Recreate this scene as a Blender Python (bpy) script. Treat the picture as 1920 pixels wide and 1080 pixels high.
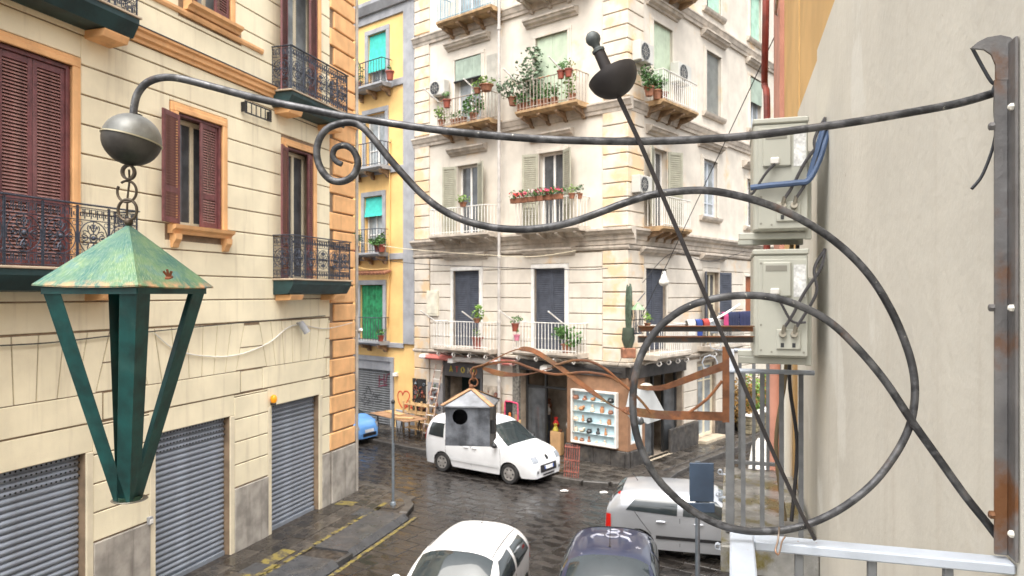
import bpy, math, random
from mathutils import Vector, Matrix
random.seed(7)
R_ = math.radians
for o in list(bpy.data.objects): bpy.data.objects.remove(o)
SC = bpy.context.scene
COL = SC.collection

# ------------------------------------------------------------------ camera, world, sun, exposure
FPX, CAMH, CX, CY = 1371.0, 5.6, 960.0, 550.0      # photograph is 1920x1080, horizon at y=550
cam_d = bpy.data.cameras.new('camera'); cam = bpy.data.objects.new('camera', cam_d); COL.objects.link(cam)
cam.location = (0, 0, CAMH); cam.rotation_euler = (R_(90), 0, 0)
cam_d.sensor_width = 36; cam_d.lens = 36*FPX/1920; cam_d.shift_y = 10/1920
cam_d.clip_start = .05; cam_d.clip_end = 2000
cam_d.dof.use_dof = True; cam_d.dof.focus_distance = 2.0; cam_d.dof.aperture_fstop = 9.0
SC.camera = cam

SUN_EL, SUN_AZ = 64.0, 190.0      # degrees; azimuth clockwise from +Y: high, behind the camera and to the right
W = bpy.data.worlds.new('World'); SC.world = W; W.use_nodes = True
nt = W.node_tree; nt.nodes.clear()
sky = nt.nodes.new('ShaderNodeTexSky'); sky.sky_type = 'NISHITA'; sky.sun_disc = False
sky.sun_elevation = R_(SUN_EL); sky.sun_rotation = R_(SUN_AZ); sky.air_density = 1.0; sky.dust_density = 6.0; sky.ozone_density = 1.0
hs = nt.nodes.new('ShaderNodeHueSaturation'); hs.inputs['Saturation'].default_value = .22; hs.inputs['Value'].default_value = 1.0
bg = nt.nodes.new('ShaderNodeBackground'); bg.inputs[1].default_value = .15
wo = nt.nodes.new('ShaderNodeOutputWorld')
nt.links.new(sky.outputs[0], hs.inputs['Color']); nt.links.new(hs.outputs[0], bg.inputs[0]); nt.links.new(bg.outputs[0], wo.inputs[0])
sd = bpy.data.lights.new('sun', 'SUN'); sd.energy = 1.2; sd.angle = R_(60); sd.color = (1, .95, .86)
sun = bpy.data.objects.new('sun', sd); COL.objects.link(sun)
az = R_(SUN_AZ); el = R_(SUN_EL)
sv = Vector((math.sin(az)*math.cos(el), math.cos(az)*math.cos(el), math.sin(el)))
sun.rotation_euler = sv.to_track_quat('Z', 'Y').to_euler(); sun.location = sv*40
SC.view_settings.view_transform = 'Standard'; SC.view_settings.look = 'None'
SC.view_settings.exposure = 1.6; SC.view_settings.gamma = 1.0; SC.view_settings.use_curve_mapping = False
SC.render.engine = 'CYCLES'

# ------------------------------------------------------------------ frames: photo pixel -> place
class Frame:
    """vertical plane; local x runs to the right along it, local y goes inwards, z up"""
    def __init__(s, ox, oy, dx, dy):
        l = math.hypot(dx, dy); s.o = (ox, oy); s.d = (dx/l, dy/l); s.i = (-s.d[1], s.d[0]); s.a = math.atan2(dy, dx)
    def uY(s, x, off=0):
        k = (x-CX)/FPX; ox = s.o[0]-s.i[0]*off; oy = s.o[1]-s.i[1]*off
        u = (k*oy-ox)/(s.d[0]-k*s.d[1]); return u, oy+s.d[1]*u
    def u(s, x, off=0): return s.uY(x, off)[0]
    def z(s, x, y, off=0): return CAMH+(CY-y)/FPX*s.uY(x, off)[1]
    def uz(s, x, y, off=0): return s.u(x, off), s.z(x, y, off)
    def w(s, u, y=0, z=0): return Vector((s.o[0]+s.d[0]*u+s.i[0]*y, s.o[1]+s.d[1]*u+s.i[1]*y, z))
FL = Frame(-4.42, 20.2, .299, .954)       # cream building on the left
FM = Frame(3.62, 23.0, .769, -.64)        # white building, face towards the square
FN = Frame(3.62, 23.0, .64, .769)         # white building, face to the side street
FR = Frame(.67, 0, -.287, -.958)          # the wall the bracket is fixed to
F0 = Frame(0, 0, 1, 0)                    # plain world axes
def at(x, y, Y): return Vector(((x-CX)/FPX*Y, Y, CAMH+(CY-y)/FPX*Y))
def gnd(x, y, z=0):
    Y = (CAMH-z)*FPX/(y-CY); return Vector(((x-CX)/FPX*Y, Y, z))

# ------------------------------------------------------------------ mesh builder
class MB:
    def __init__(s): s.v = []; s.f = []
    def add(s, vs, fs):
        b = len(s.v); s.v += [tuple(p) for p in vs]; s.f += [tuple(b+i for i in q) for q in fs]; return s
    def box(s, x0, x1, y0, y1, z0, z1):
        return s.add([(x0,y0,z0),(x1,y0,z0),(x1,y1,z0),(x0,y1,z0),(x0,y0,z1),(x1,y0,z1),(x1,y1,z1),(x0,y1,z1)],
                     [(0,3,2,1),(4,5,6,7),(0,1,5,4),(1,2,6,5),(2,3,7,6),(3,0,4,7)])
    def cbox(s, x0, x1, y0, y1, z0, z1, c=.006):
        """box with chamfered edges"""
        c = min(c, (x1-x0)*.45, (y1-y0)*.45, (z1-z0)*.45)
        X = (x0, x1); Y = (y0, y1); Z = (z0, z1); vs = []; idx = {}
        for i in (0,1):
            for j in (0,1):
                for k in (0,1):
                    sx = c if i == 0 else -c; sy = c if j == 0 else -c; sz = c if k == 0 else -c
                    idx[i,j,k] = len(vs)
                    vs += [(X[i],Y[j]+sy,Z[k]+sz), (X[i]+sx,Y[j],Z[k]+sz), (X[i]+sx,Y[j]+sy,Z[k])]
        g = lambda i,j,k,a: idx[i,j,k]+a
        fs = []
        fs += [(g(0,0,0,0),g(0,0,1,0),g(0,1,1,0),g(0,1,0,0)), (g(1,0,0,0),g(1,1,0,0),g(1,1,1,0),g(1,0,1,0))]
        fs += [(g(0,0,0,1),g(1,0,0,1),g(1,0,1,1),g(0,0,1,1)), (g(0,1,0,1),g(0,1,1,1),g(1,1,1,1),g(1,1,0,1))]
        fs += [(g(0,0,0,2),g(0,1,0,2),g(1,1,0,2),g(1,0,0,2)), (g(0,0,1,2),g(1,0,1,2),g(1,1,1,2),g(0,1,1,2))]
        for k in (0,1):
            for j in (0,1): fs.append((g(0,j,k,1),g(1,j,k,1),g(1,j,k,2),g(0,j,k,2)))
            for i in (0,1): fs.append((g(i,0,k,0),g(i,1,k,0),g(i,1,k,2),g(i,0,k,2)))
        for i in (0,1):
            for j in (0,1): fs.append((g(i,j,0,0),g(i,j,1,0),g(i,j,1,1),g(i,j,0,1)))
        fs += [(g(i,j,k,0),g(i,j,k,1),g(i,j,k,2)) for i in (0,1) for j in (0,1) for k in (0,1)]
        return s.add(vs, fs)
    def tube(s, pts, r, n=8, closed=False, cap=True):
        pts = [Vector(p) for p in pts]; m = len(pts)
        rr = r if isinstance(r, (list, tuple)) else [r]*m
        tang = []
        for i in range(m):
            a = pts[(i-1) % m] if (closed or i > 0) else pts[i]; b = pts[(i+1) % m] if (closed or i < m-1) else pts[i]
            t = (b-a); tang.append(t.normalized() if t.length > 1e-9 else Vector((0,0,1)))
        t0 = tang[0]; up = Vector((0,0,1)) if abs(t0.z) < .9 else Vector((0,1,0))
        nrm = (up-t0*up.dot(t0)).normalized(); vs = []
        for i in range(m):
            t = tang[i]; nrm = (nrm-t*nrm.dot(t)).normalized(); bn = t.cross(nrm)
            for k in range(n):
                a = 2*math.pi*k/n; vs.append(pts[i]+(nrm*math.cos(a)+bn*math.sin(a))*rr[i])
        fs = []
        for i in range(m if closed else m-1):
            j = (i+1) % m
            for k in range(n):
                l = (k+1) % n; fs.append((i*n+k, i*n+l, j*n+l, j*n+k))
        if cap and not closed: fs += [tuple(range(n))[::-1], tuple((m-1)*n+k for k in range(n))]
        return s.add(vs, fs)
    def ring(s, c, r, t, ax='y', n=20, k=6, sx=1, sz=1):
        P = []
        for i in range(n):
            a = 2*math.pi*i/n; u = r*sx*math.cos(a); w = r*sz*math.sin(a)
            P.append((c[0]+u, c[1], c[2]+w) if ax == 'y' else (c[0], c[1]+u, c[2]+w) if ax == 'x' else (c[0]+u, c[1]+w, c[2]))
        return s.tube(P, t, k, closed=True)
    def lathe(s, prof, M=None, n=16, cap=True):
        """prof: (radius, height) list about z"""
        vs = []; fs = []; m = len(prof)
        for r, z in prof:
            for k in range(n):
                a = 2*math.pi*k/n; vs.append(Vector((r*math.cos(a), r*math.sin(a), z)))
        for i in range(m-1):
            for k in range(n):
                l = (k+1) % n; fs.append((i*n+k, i*n+l, (i+1)*n+l, (i+1)*n+k))
        if cap: fs += [tuple(range(n))[::-1], tuple((m-1)*n+k for k in range(n))]
        if M is not None: vs = [M @ v for v in vs]
        return s.add(vs, fs)
    def sphere(s, c, r, n=16, m=10, sz=1):
        pr = [(max(1e-4, r*math.sin(math.pi*i/m)), -r*sz*math.cos(math.pi*i/m)) for i in range(m+1)]
        return s.lathe(pr, Matrix.Translation(Vector(c)), n)
    def prism(s, poly, a0, a1, ax='y'):
        """poly of (p,q): ax y -> (x,z) extruded along y; ax x -> (y,z) along x; ax z -> (x,y) along z"""
        f = {'y': lambda p,q,a: (p,a,q), 'x': lambda p,q,a: (a,p,q), 'z': lambda p,q,a: (p,q,a)}[ax]; n = len(poly)
        vs = [f(p,q,a0) for p,q in poly]+[f(p,q,a1) for p,q in poly]
        fs = [tuple(range(n)), tuple(range(2*n-1, n-1, -1))]+[(i, n+i, n+(i+1) % n, (i+1) % n) for i in range(n)]
        return s.add(vs, fs)
    def strap(s, pts, w, t, wdir):
        """flat bar along pts; w may be a list; wdir a vector or list of vectors for its width direction"""
        pts = [Vector(p) for p in pts]; m = len(pts); vs = []
        for i in range(m):
            tg = (pts[min(i+1, m-1)]-pts[max(i-1, 0)]).normalized()
            wd = Vector(wdir[i] if isinstance(wdir, list) else wdir); wd = (wd-tg*wd.dot(tg)).normalized(); nn = tg.cross(wd)
            ww = (w[i] if isinstance(w, list) else w)/2
            vs += [pts[i]+wd*ww+nn*t/2, pts[i]-wd*ww+nn*t/2, pts[i]-wd*ww-nn*t/2, pts[i]+wd*ww-nn*t/2]
        fs = [(0,1,2,3), tuple(4*(m-1)+k for k in (3,2,1,0))]
        for i in range(m-1):
            for k in range(4): fs.append((4*i+k, 4*i+4+k, 4*i+4+(k+1) % 4, 4*i+(k+1) % 4))
        return s.add(vs, fs)
    def grid(s, rows):
        n = len(rows[0]); vs = [p for r in rows for p in r]
        return s.add(vs, [(i*n+j, i*n+j+1, (i+1)*n+j+1, (i+1)*n+j) for i in range(len(rows)-1) for j in range(n-1)])
    def mesh(s, name, mat, smooth=False, sharp=40):
        me = bpy.data.meshes.new(name); me.from_pydata(s.v, [], s.f)
        me.materials.append(mat)
        if smooth:
            me.polygons.foreach_set('use_smooth', [True]*len(me.polygons))
            me.set_sharp_from_angle(angle=R_(sharp))
        me.update(); return me
    def recalc(s): s._rc = True; return s
    def build(s, name, mat, parent=None, loc=(0,0,0), rot=(0,0,0), smooth=False, sharp=40):
        return link(name, s.mesh(name, mat, smooth, sharp), parent, loc, rot)
def link(name, me, parent=None, loc=(0,0,0), rot=(0,0,0)):
    o = bpy.data.objects.new(name, me); COL.objects.link(o); o.parent = parent; o.location = loc; o.rotation_euler = rot; return o
def tag(o, label=None, cat=None, group=None, kind=None):
    if label: o['label'] = label
    if cat: o['category'] = cat
    if group: o['group'] = group
    if kind: o['kind'] = kind
    return o
def thing(name, label, cat, loc, rz=0, group=None):
    o = bpy.data.objects.new(name, None); COL.objects.link(o); o.location = loc; o.rotation_euler = (0,0,rz); o.empty_display_size = .1
    return tag(o, label, cat, group)
def spline(pts, k=6):
    """Catmull-Rom through points"""
    P = [Vector(p) for p in pts]; out = []
    for i in range(len(P)-1):
        a = P[max(i-1,0)]; b = P[i]; c = P[i+1]; d = P[min(i+2,len(P)-1)]
        for j in range(k):
            t = j/k; out.append(.5*((2*b)+(c-a)*t+(2*a-5*b+4*c-d)*t*t+(3*b-3*c+d-a)*t**3))
    out.append(P[-1]); return out

# ------------------------------------------------------------------ materials
MATS = {}
def mat(name, col, rough=.8, metal=0, var=.12, scale=3.0, stain=None, stain_amt=.0, streak=0, bump=.0, bscale=40, spec=.5, col2=None, patch=None,
        patch_scale=1.2, patch_lo=.55, patch_hi=.62, rvar=0, objrand=0, coat=0, emit=None, bdist=.01, speck=None, speck_scale=30, speck_lo=.70):
    """colour with noise variation, vertical streaks, patches of a second colour, fine bump"""
    if name in MATS: return MATS[name]
    m = bpy.data.materials.new(name); m.use_nodes = True; t = m.node_tree; N = t.nodes; Lk = t.links
    b = N['Principled BSDF']; b.inputs['Roughness'].default_value = rough; b.inputs['Metallic'].default_value = metal
    b.inputs['Specular IOR Level'].default_value = spec
    if coat: b.inputs['Coat Weight'].default_value = coat; b.inputs['Coat Roughness'].default_value = .04
    tc = N.new('ShaderNodeTexCoord')
    def noise(sc, det=5, mapping=None, rgh=.55):
        n = N.new('ShaderNodeTexNoise'); n.inputs['Scale'].default_value = sc; n.inputs['Detail'].default_value = det; n.inputs['Roughness'].default_value = rgh
        if mapping:
            mp = N.new('ShaderNodeMapping'); mp.inputs['Scale'].default_value = mapping; Lk.new(tc.outputs['Object'], mp.inputs[0]); Lk.new(mp.outputs[0], n.inputs[0])
        else: Lk.new(tc.outputs['Object'], n.inputs[0])
        return n.outputs[0]
    def ramp(src, lo, hi, a=0., c=1.):
        r = N.new('ShaderNodeMapRange'); r.inputs[1].default_value = lo; r.inputs[2].default_value = hi; r.inputs[3].default_value = a; r.inputs[4].default_value = c
        r.interpolation_type = 'SMOOTHSTEP'; Lk.new(src, r.inputs[0]); return r.outputs[0]
    def mix(fac, A, B, mode='MIX'):
        x = N.new('ShaderNodeMix'); x.data_type = 'RGBA'; x.blend_type = mode
        if isinstance(fac, float): x.inputs[0].default_value = fac
        else: Lk.new(fac, x.inputs[0])
        for k, q in ((6, A), (7, B)):
            if isinstance(q, tuple): x.inputs[k].default_value = (*q, 1)
            else: Lk.new(q, x.inputs[k])
        return x.outputs[2]
    c = tuple(col)
    lo = tuple(max(0, q*(1-var*1.6)) for q in c); hi = tuple(min(1, q*(1+var)) for q in c)
    cur = mix(ramp(noise(scale, 6), .3, .7), lo, hi)
    if col2: cur = mix(ramp(noise(scale*2.3, 6), .45, .62), cur, col2)
    if patch: cur = mix(ramp(noise(patch_scale, 7, rgh=.62), patch_lo, patch_hi), cur, patch)
    if stain_amt: cur = mix(ramp(noise(scale*.6, 8, rgh=.65), .5, .75, 0, stain_amt), cur, stain or tuple(q*.4 for q in c))
    if streak: cur = mix(ramp(noise(1., 6, (5, 5, .35), .6), .52, .78, 0, streak), cur, stain or tuple(q*.4 for q in c))
    if speck: cur = mix(ramp(noise(speck_scale, 3), speck_lo, speck_lo+.03), cur, speck)
    if objrand:
        oi = N.new('ShaderNodeObjectInfo'); mr = N.new('ShaderNodeMapRange'); mr.inputs[3].default_value = 1-objrand; mr.inputs[4].default_value = 1+objrand
        Lk.new(oi.outputs['Random'], mr.inputs[0]); hv = N.new('ShaderNodeHueSaturation'); Lk.new(mr.outputs[0], hv.inputs['Value']); Lk.new(cur, hv.inputs['Color']); cur = hv.outputs[0]
    Lk.new(cur, b.inputs['Base Color'])
    if rvar: Lk.new(ramp(noise(scale*.8, 5), .35, .65, max(.03, rough-rvar), min(1, rough+rvar)), b.inputs['Roughness'])
    if bump:
        bp = N.new('ShaderNodeBump'); bp.inputs['Strength'].default_value = bump; bp.inputs['Distance'].default_value = bdist
        Lk.new(noise(bscale, 6), bp.inputs['Height']); Lk.new(bp.outputs[0], b.inputs['Normal'])
    if emit: b.inputs['Emission Color'].default_value = (*emit[0], 1); b.inputs['Emission Strength'].default_value = emit[1]
    MATS[name] = m; return m
cream = mat('cream_plaster', (.83,.745,.54), .85, var=.07, scale=.9, streak=.55, stain=(.50,.42,.30), stain_amt=.32, bump=.25, bscale=60)
joint = mat('groove_shade_grime', (.24,.17,.11), .9, var=.2)  # darker tan paints in the shade of the grooves along with their grime
orange = mat('orange_stucco', (.78,.44,.20), .8, var=.10, scale=2, streak=.4, stain=(.34,.18,.10), bump=.25, bscale=50)
slatm = mat('lit_maroon_slat', (.27,.135,.12), .6, var=.2, scale=6, streak=.5, stain=(.40,.30,.24))  # maroon lightened to tan, painting in the light caught on slat tops
maroon = mat('maroon_paint', (.15,.050,.052), .5, var=.22, scale=5, streak=.35, stain=(.30,.17,.16), bump=.1)
gslab = mat('dark_green_board', (.012,.042,.045), .55, var=.25, streak=.3, stain=(.05,.09,.09))
iron = mat('blue_black_iron', (.055,.065,.09), .5, .3, var=.25, scale=9)
garage = mat('grey_roller_steel', (.29,.32,.37), .45, .35, var=.10, scale=2, streak=.35, stain=(.16,.15,.14))
plinth = mat('stained_stone_plinth', (.36,.33,.29), .8, var=.22, scale=2.5, streak=.8, stain=(.11,.09,.08), stain_amt=.2, bump=.2)
frame_c = mat('cream_window_frame', (.70,.62,.46), .5, var=.06)
glass = mat('window_glass', (.085,.09,.095), .06, var=.2, spec=.8)
glass_l = mat('curtained_glass', (.30,.33,.34), .15, var=.25, scale=1.5, spec=.7)
mwhite = mat('aged_white_plaster', (.62,.565,.485), .88, var=.08, scale=1.3, patch=(.64,.47,.29), patch_scale=.55, patch_lo=.56, patch_hi=.68, streak=.3, stain=(.36,.31,.26), stain_amt=.2, bump=.4, bscale=30)
mquoin = mat('peeling_quoin_plaster', (.61,.545,.455), .88, var=.1, scale=1.5, patch=(.63,.46,.28), patch_scale=.9, patch_lo=.47, patch_hi=.6, streak=.3, stain=(.36,.31,.26), bump=.4, bscale=30)
mgroove = mat('joint_shade_dirt', (.33,.27,.21), .9, var=.2)  # brown wall face, joint shade painted in together with dirt
mcorn = mat('weathered_cornice', (.50,.44,.37), .9, var=.16, scale=3, streak=.5, stain=(.18,.15,.12), stain_amt=.3, bump=.4, bscale=35)
rustcorn = mat('rusty_slab_underside', (.30,.20,.12), .9, var=.3, scale=5, stain=(.09,.06,.045), stain_amt=.5, bump=.4)
ywall = mat('yellow_plaster', (.76,.49,.19), .85, var=.08, scale=1.0, streak=.25, stain=(.50,.27,.08), stain_amt=.2, bump=.3)
ygrey = mat('grey_stucco_trim', (.31,.315,.33), .85, var=.12, scale=2, streak=.3, bump=.3)
white_p = mat('white_paint', (.72,.70,.66), .5, var=.08, scale=4, streak=.25, stain=(.45,.36,.27))
olive = mat('olive_shutter_paint', (.34,.33,.255), .6, var=.08, scale=4, streak=.2)
slate = mat('slate_blue_shutter_paint', (.062,.070,.092), .6, var=.15, scale=4, streak=.2)
sgreen = mat('pale_green_blind', (.48,.56,.42), .7, var=.06, scale=4, streak=.15)
teal = mat('teal_awning_cloth', (.05,.47,.40), .8, var=.1, scale=5)
dgreen = mat('green_curtain', (.02,.20,.08), .85, var=.3, scale=5)
terra = mat('terracotta', (.29,.125,.07), .8, var=.2, scale=8)
redp = mat('red_plastic', (.27,.065,.04), .5, var=.15)
leaf = mat('green_leaf', (.07,.17,.035), .55, var=.4, scale=9, objrand=.3)
leafl = mat('light_leaf', (.17,.29,.05), .55, var=.35, scale=9, objrand=.2)
leafd = mat('grey_green_leaf', (.14,.20,.12), .6, var=.35, scale=9)
pink = mat('pink_petals', (.75,.07,.17), .6, var=.25, scale=12)
pinkl = mat('pale_petals', (.75,.55,.55), .6, var=.2, scale=12)
redf = mat('red_petals', (.70,.04,.03), .6, var=.2)
acw = mat('aged_white_enamel', (.50,.49,.45), .45, var=.05, scale=3, streak=.2, stain=(.40,.36,.28))
acd = mat('grille_dark', (.03,.032,.035), .5)
black = mat('black_plastic', (.015,.015,.017), .45, var=.2)
dark = mat('dark_interior', (.02,.019,.018), .8, var=.3)
lava = mat('black_lava_stone', (.055,.05,.046), .7, var=.35, scale=6, stain=(.14,.11,.08), stain_amt=.5, bump=.6, bscale=25)
# ------------------------------------------------------------------ facade helpers
class Fac:
    def __init__(s, fr, parent, rz=0): s.fr = fr; s.p = parent; s.rz = rz
    def part(s, name, mb, m, loc=(0,0,0), parent=None, smooth=False, rot=0, me=None):
        if parent is not None:
            return link(name, me or mb.mesh(name, m, smooth), parent, loc, (0,0,rot))
        c, d = math.cos(s.rz), math.sin(s.rz)
        return link(name, me or mb.mesh(name, m, smooth), s.p, (loc[0]*c-loc[1]*d, loc[0]*d+loc[1]*c, loc[2]), (0,0,s.rz+rot))
def cells(u0, u1, z0, z1, ops):
    us = sorted({u0, u1, *[min(max(q, u0), u1) for o in ops for q in o[:2]]}); zs = sorted({z0, z1, *[min(max(q, z0), z1) for o in ops for q in o[2:4]]})
    out = []
    for a, b in zip(us, us[1:]):
        for c, d in zip(zs, zs[1:]):
            m, n = (a+b)/2, (c+d)/2
            if not any(o[0] < m < o[1] and o[2] < n < o[3] for o in ops): out.append((a, b, c, d))
    return out
def wall_mb(u0, u1, z0, z1, ops, y=0, dep=.3, thick=5, back=True):
    mb = MB()
    for a, b, c, d in cells(u0, u1, z0, z1, ops): mb.add([(a,y,c),(b,y,c),(b,y,d),(a,y,d)], [(0,1,2,3)])
    for o in ops:
        a, b, c, d = o[:4]; e = o[4] if len(o) > 4 else dep
        mb.add([(a,y,c),(b,y,c),(b,y,d),(a,y,d),(a,y+e,c),(b,y+e,c),(b,y+e,d),(a,y+e,d)], [(0,4,5,1),(1,5,6,2),(2,6,7,3),(3,7,4,0)])
        if e > .31: mb.add([(a,y+e,c),(b,y+e,c),(b,y+e,d),(a,y+e,d)], [(0,1,2,3)])
    if back:
        Y = y+thick
        mb.add([(u0,y,z0),(u1,y,z0),(u1,Y,z0),(u0,Y,z0),(u0,y,z1),(u1,y,z1),(u1,Y,z1),(u0,Y,z1)], [(1,2,6,5),(2,3,7,6),(3,0,4,7),(4,5,6,7)])
    return mb
def course_rects(z0, z1, u0, u1, ops):
    """rectangles left in a course once openings are cut out, neighbours of one height merged"""
    us = sorted({u0, u1, *[min(max(q, u0), u1) for o in ops for q in o[:2]]}); out = []
    for a, b in zip(us, us[1:]):
        if b-a < .01: continue
        m = (a+b)/2; lo, hi = z0, z1
        for o in ops:
            if o[0] < m < o[1] and o[2] < hi and o[3] > lo:
                if o[2] <= lo+.04 and o[3] >= hi-.04: lo = hi = 0; break
                if o[2] <= lo+.04: lo = o[3]
                else: hi = o[2]
        if hi-lo < .05: continue
        if out and abs(out[-1][1]-a) < 1e-6 and abs(out[-1][2]-lo) < 1e-6 and abs(out[-1][3]-hi) < 1e-6: out[-1] = (out[-1][0], b, lo, hi)
        else: out.append((a, b, lo, hi))
    return out
def courses(fc, zs, u0, u1, ops, m, proud, gap, name, y=0, ch=.008):
    for c, d in zip(zs, zs[1:]):
        for a, b, e, f in course_rects(c+gap/2, d-gap/2, u0, u1, ops):
            if b-a < .08: continue
            fc.part(name, MB().cbox(a+.002, b-.002, y-proud, y+.01, e, f, ch), m)
SLATS = {}
def leaf_shutter(fc, u, z0, z1, w, y, ang, m, pitch=.055, name='shutter', mid=None, joined=False, th=.04, st=.075):
    """louvred leaf hinged at u, running along +x (w>0) or -x; ang swings it about the hinge"""
    h = z1-z0; s = 1 if w > 0 else -1; W = abs(w)
    X = lambda a, b: (a, b) if s > 0 else (-b, -a)
    mb = MB(); mids = [0]+(mid if mid else [])+[h]
    for a, b in ((0, st), (W-st, W)): mb.cbox(*X(a, b), -th/2, th/2, 0, h, .005)
    for k, q in enumerate(mids):
        lo = 0 if k == 0 else (h-.1 if k == len(mids)-1 else q-.06); mb.cbox(*X(st, W-st), -th/2+.003, th/2-.003, lo, lo+(.1 if k in (0, len(mids)-1) else .12), .005)
    mb.box(*X(st, W-st), -.004, .004, .1, h-.1) if joined else None
    zz = []
    for a, b in zip(mids, mids[1:]):
        lo = a+(.1 if a == 0 else .06); hi = b-(.1 if b == h else .06); n = max(1, int((hi-lo)/pitch)); p = (hi-lo)/n
        zz += [lo+p*(i+.5) for i in range(n)]
    def slat(mb_, z):
        t = .012
        mb_.add([(x, yy, z+dz) for x in X(st-.004, W-st+.004) for yy, dz in ((-.018,-.020),(-.018+t*.5,-.024),(.018,.016),(.018-t*.5,.020))],
                [(0,1,2,3),(7,6,5,4),(0,4,5,1),(1,5,6,2),(2,6,7,3),(3,7,4,0)])
    if joined:
        for z in zz: slat(mb, z)
    o = fc.part(name, mb, m, (u, y, z0), rot=ang)
    if not joined:
        k = (round(w, 3), m.name)
        if k not in SLATS:
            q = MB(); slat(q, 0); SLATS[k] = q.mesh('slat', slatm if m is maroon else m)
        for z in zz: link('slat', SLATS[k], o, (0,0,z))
    return o
def glazing(fc, u0, u1, z0, z1, y, fm, gm, n=2, fw=.06, bars=(), name='window'):
    """window: frame mesh with panes under it"""
    mb = MB(); w = (u1-u0)/n
    mb.cbox(u0, u1, y-.03, y+.03, z0, z0+fw, .005); mb.cbox(u0, u1, y-.03, y+.03, z1-fw, z1, .005)
    for i in range(n+1):
        x = u0+w*i; a = max(u0, x-fw/2 if 0 < i < n else (x if i == 0 else x-fw)); mb.cbox(a, a+fw, y-.027, y+.027, z0+fw, z1-fw, .005)
    for b in bars: mb.cbox(u0+fw, u1-fw, y-.022, y+.022, b-.025, b+.025, .004)
    o = fc.part(name, mb, fm)
    zs = [z0+fw]+list(bars)+[z1-fw]
    for i in range(n):
        for a, b in zip(zs, zs[1:]): link('pane', MB().box(u0+w*i+fw*.5, u0+w*(i+1)-fw*.5, y+.004, y+.012, a, b).mesh('pane', gm), o)
    return o
def surround(fc, u0, u1, z0, z1, w, m, proud=.05, name='surround', sill=False):
    mb = MB()
    for i, (a, b) in enumerate(((w, proud), (w*.55, proud+.025))):
        mb.cbox(u0-a, u0, -b, .02, z0, z1, .01); mb.cbox(u1, u1+a, -b, .02, z0, z1, .01); mb.cbox(u0-a, u1+a, -b-.002, .02, z1, z1+a, .01)
    return fc.part(name, mb, m)
PED = [(0,0),(-.06,0),(-.08,.05),(-.17,.09),(-.20,.15),(-.24,.17),(-.24,.22),(0,.26)]
def molding(fc, u0, u1, z, prof, m, name='molding', sc=1, smooth=False):
    return fc.part(name, MB().prism([(y*sc, z+q*sc) for y, q in prof], u0, u1, 'x'), m)

# ------------------------------------------------------------------ cream apartment building on the left
LB = thing('apartment_building', 'cream building with orange quoins, maroon shutters and three grey roller doors', 'building', FL.w(0), FL.a)
fl = Fac(FL, LB)
CZ = .482; Z0L = FL.z(480, 439); Z0L -= math.floor(Z0L/CZ)*CZ
UL0, UL1, ZL = -19.0, 0.06, 15.5
D1 = (-10.15, -8.90, 6.0, 9.24); W2 = (-6.59, -5.35, 6.90, 9.05); D3 = (-3.10, -1.98, 5.92, 9.08)
D0 = (-14.6, -13.3, 6.0, 9.24)
W5 = (-6.15, -5.10, 11.25, 13.3); D6 = (-3.12, -1.78, 10.2, 13.3); D7 = (-10.15, -8.9, 10.2, 13.4)
G1 = (-10.75, -8.61, .0, 2.98); G2 = (-7.12, -5.07, .0, 3.01); G3 = (-3.65, -1.68, .0, 3.02); G0 = (-14.4, -12.2, 0, 3.0)
opsL = [D0, D1, W2, D3, W5, D6, D7, G0, G1, G2, G3]
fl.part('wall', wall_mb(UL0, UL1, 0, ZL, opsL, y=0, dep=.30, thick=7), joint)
trim = lambda o, w: (o[0]-w, o[1]+w, o[2], o[3]+w)
cut = [trim(o, .19) for o in (D0, D1, W2, D3, W5, D6, D7)]+[(W2[0]-.3, W2[1]+.3, 6.6, 6.92)]
zs = [Z0L+CZ*k for k in range(40) if Z0L+CZ*k > 4.95]
zs = [4.98]+[z for z in zs if z > 5.1 and z < 9.95]+[10.05]
QU = -1.18
courses(fl, zs, UL0, QU, cut, cream, .022, .026, 'stucco_course')
zs2 = [10.33]+[10.33+.485*k for k in range(1, 11)]
courses(fl, zs2, UL0, QU, cut+[(W5[0]-.4, W5[1]+.4, 10.9, 11.25)], cream, .022, .026, 'stucco_course')
# ground floor: panels over the doors, flat-arch voussoirs, courses on the piers
gs = [G0, G1, G2, G3]
for g in gs:
    a, b = g[0]-.14, g[1]+.14
    fl.part('lintel_panel', MB().cbox(a, b, -.012, .01, g[3]+.005, 3.44, .008), cream)
    for q, r in ((a, g[0]-.002), (g[1]+.002, b)): fl.part('door_jamb', MB().cbox(q, r, -.03, .02, 0, g[3]+.0, .01), frame_c)
    fl.part('band_panel', MB().cbox(a-.18, b+.18, -.022, .01, 3.47, 3.93, .008), cream)
    n = 7; m0 = (a+b)/2; wb = (b-a+.1)/n; wt = wb*1.22     # splayed voussoirs
    for k in range(n):
        x0 = m0+(k-n/2)*wb; x1 = x0+wb; y0 = m0+(k-n/2)*wt; y1 = y0+wt; e = .012
        fl.part('voussoir', MB().prism([(x0+e,3.95),(x1-e,3.95),(y1-e,4.955),(y0+e,4.955)], -.022, .01, 'y'), cream)
pier = [(G0[1]+.14, G1[0]-.14), (G1[1]+.14, G2[0]-.14), (G2[1]+.14, G3[0]-.14), (G3[1]+.14, QU)]
for a, b in pier:
    if b-a < .05: continue
    p = MB().cbox(a, b, -.045, .01, 0, 1.45, .01); fl.part('plinth_slab', p, plinth)
    z = 1.47
    while z < 3.40:
        z2 = min(z+CZ, 3.44); fl.part('stucco_course', MB().cbox(a+.002, b-.002, -.022, .01, z+.013, z2-.013, .008), cream); z = z2
gaps = []
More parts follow.
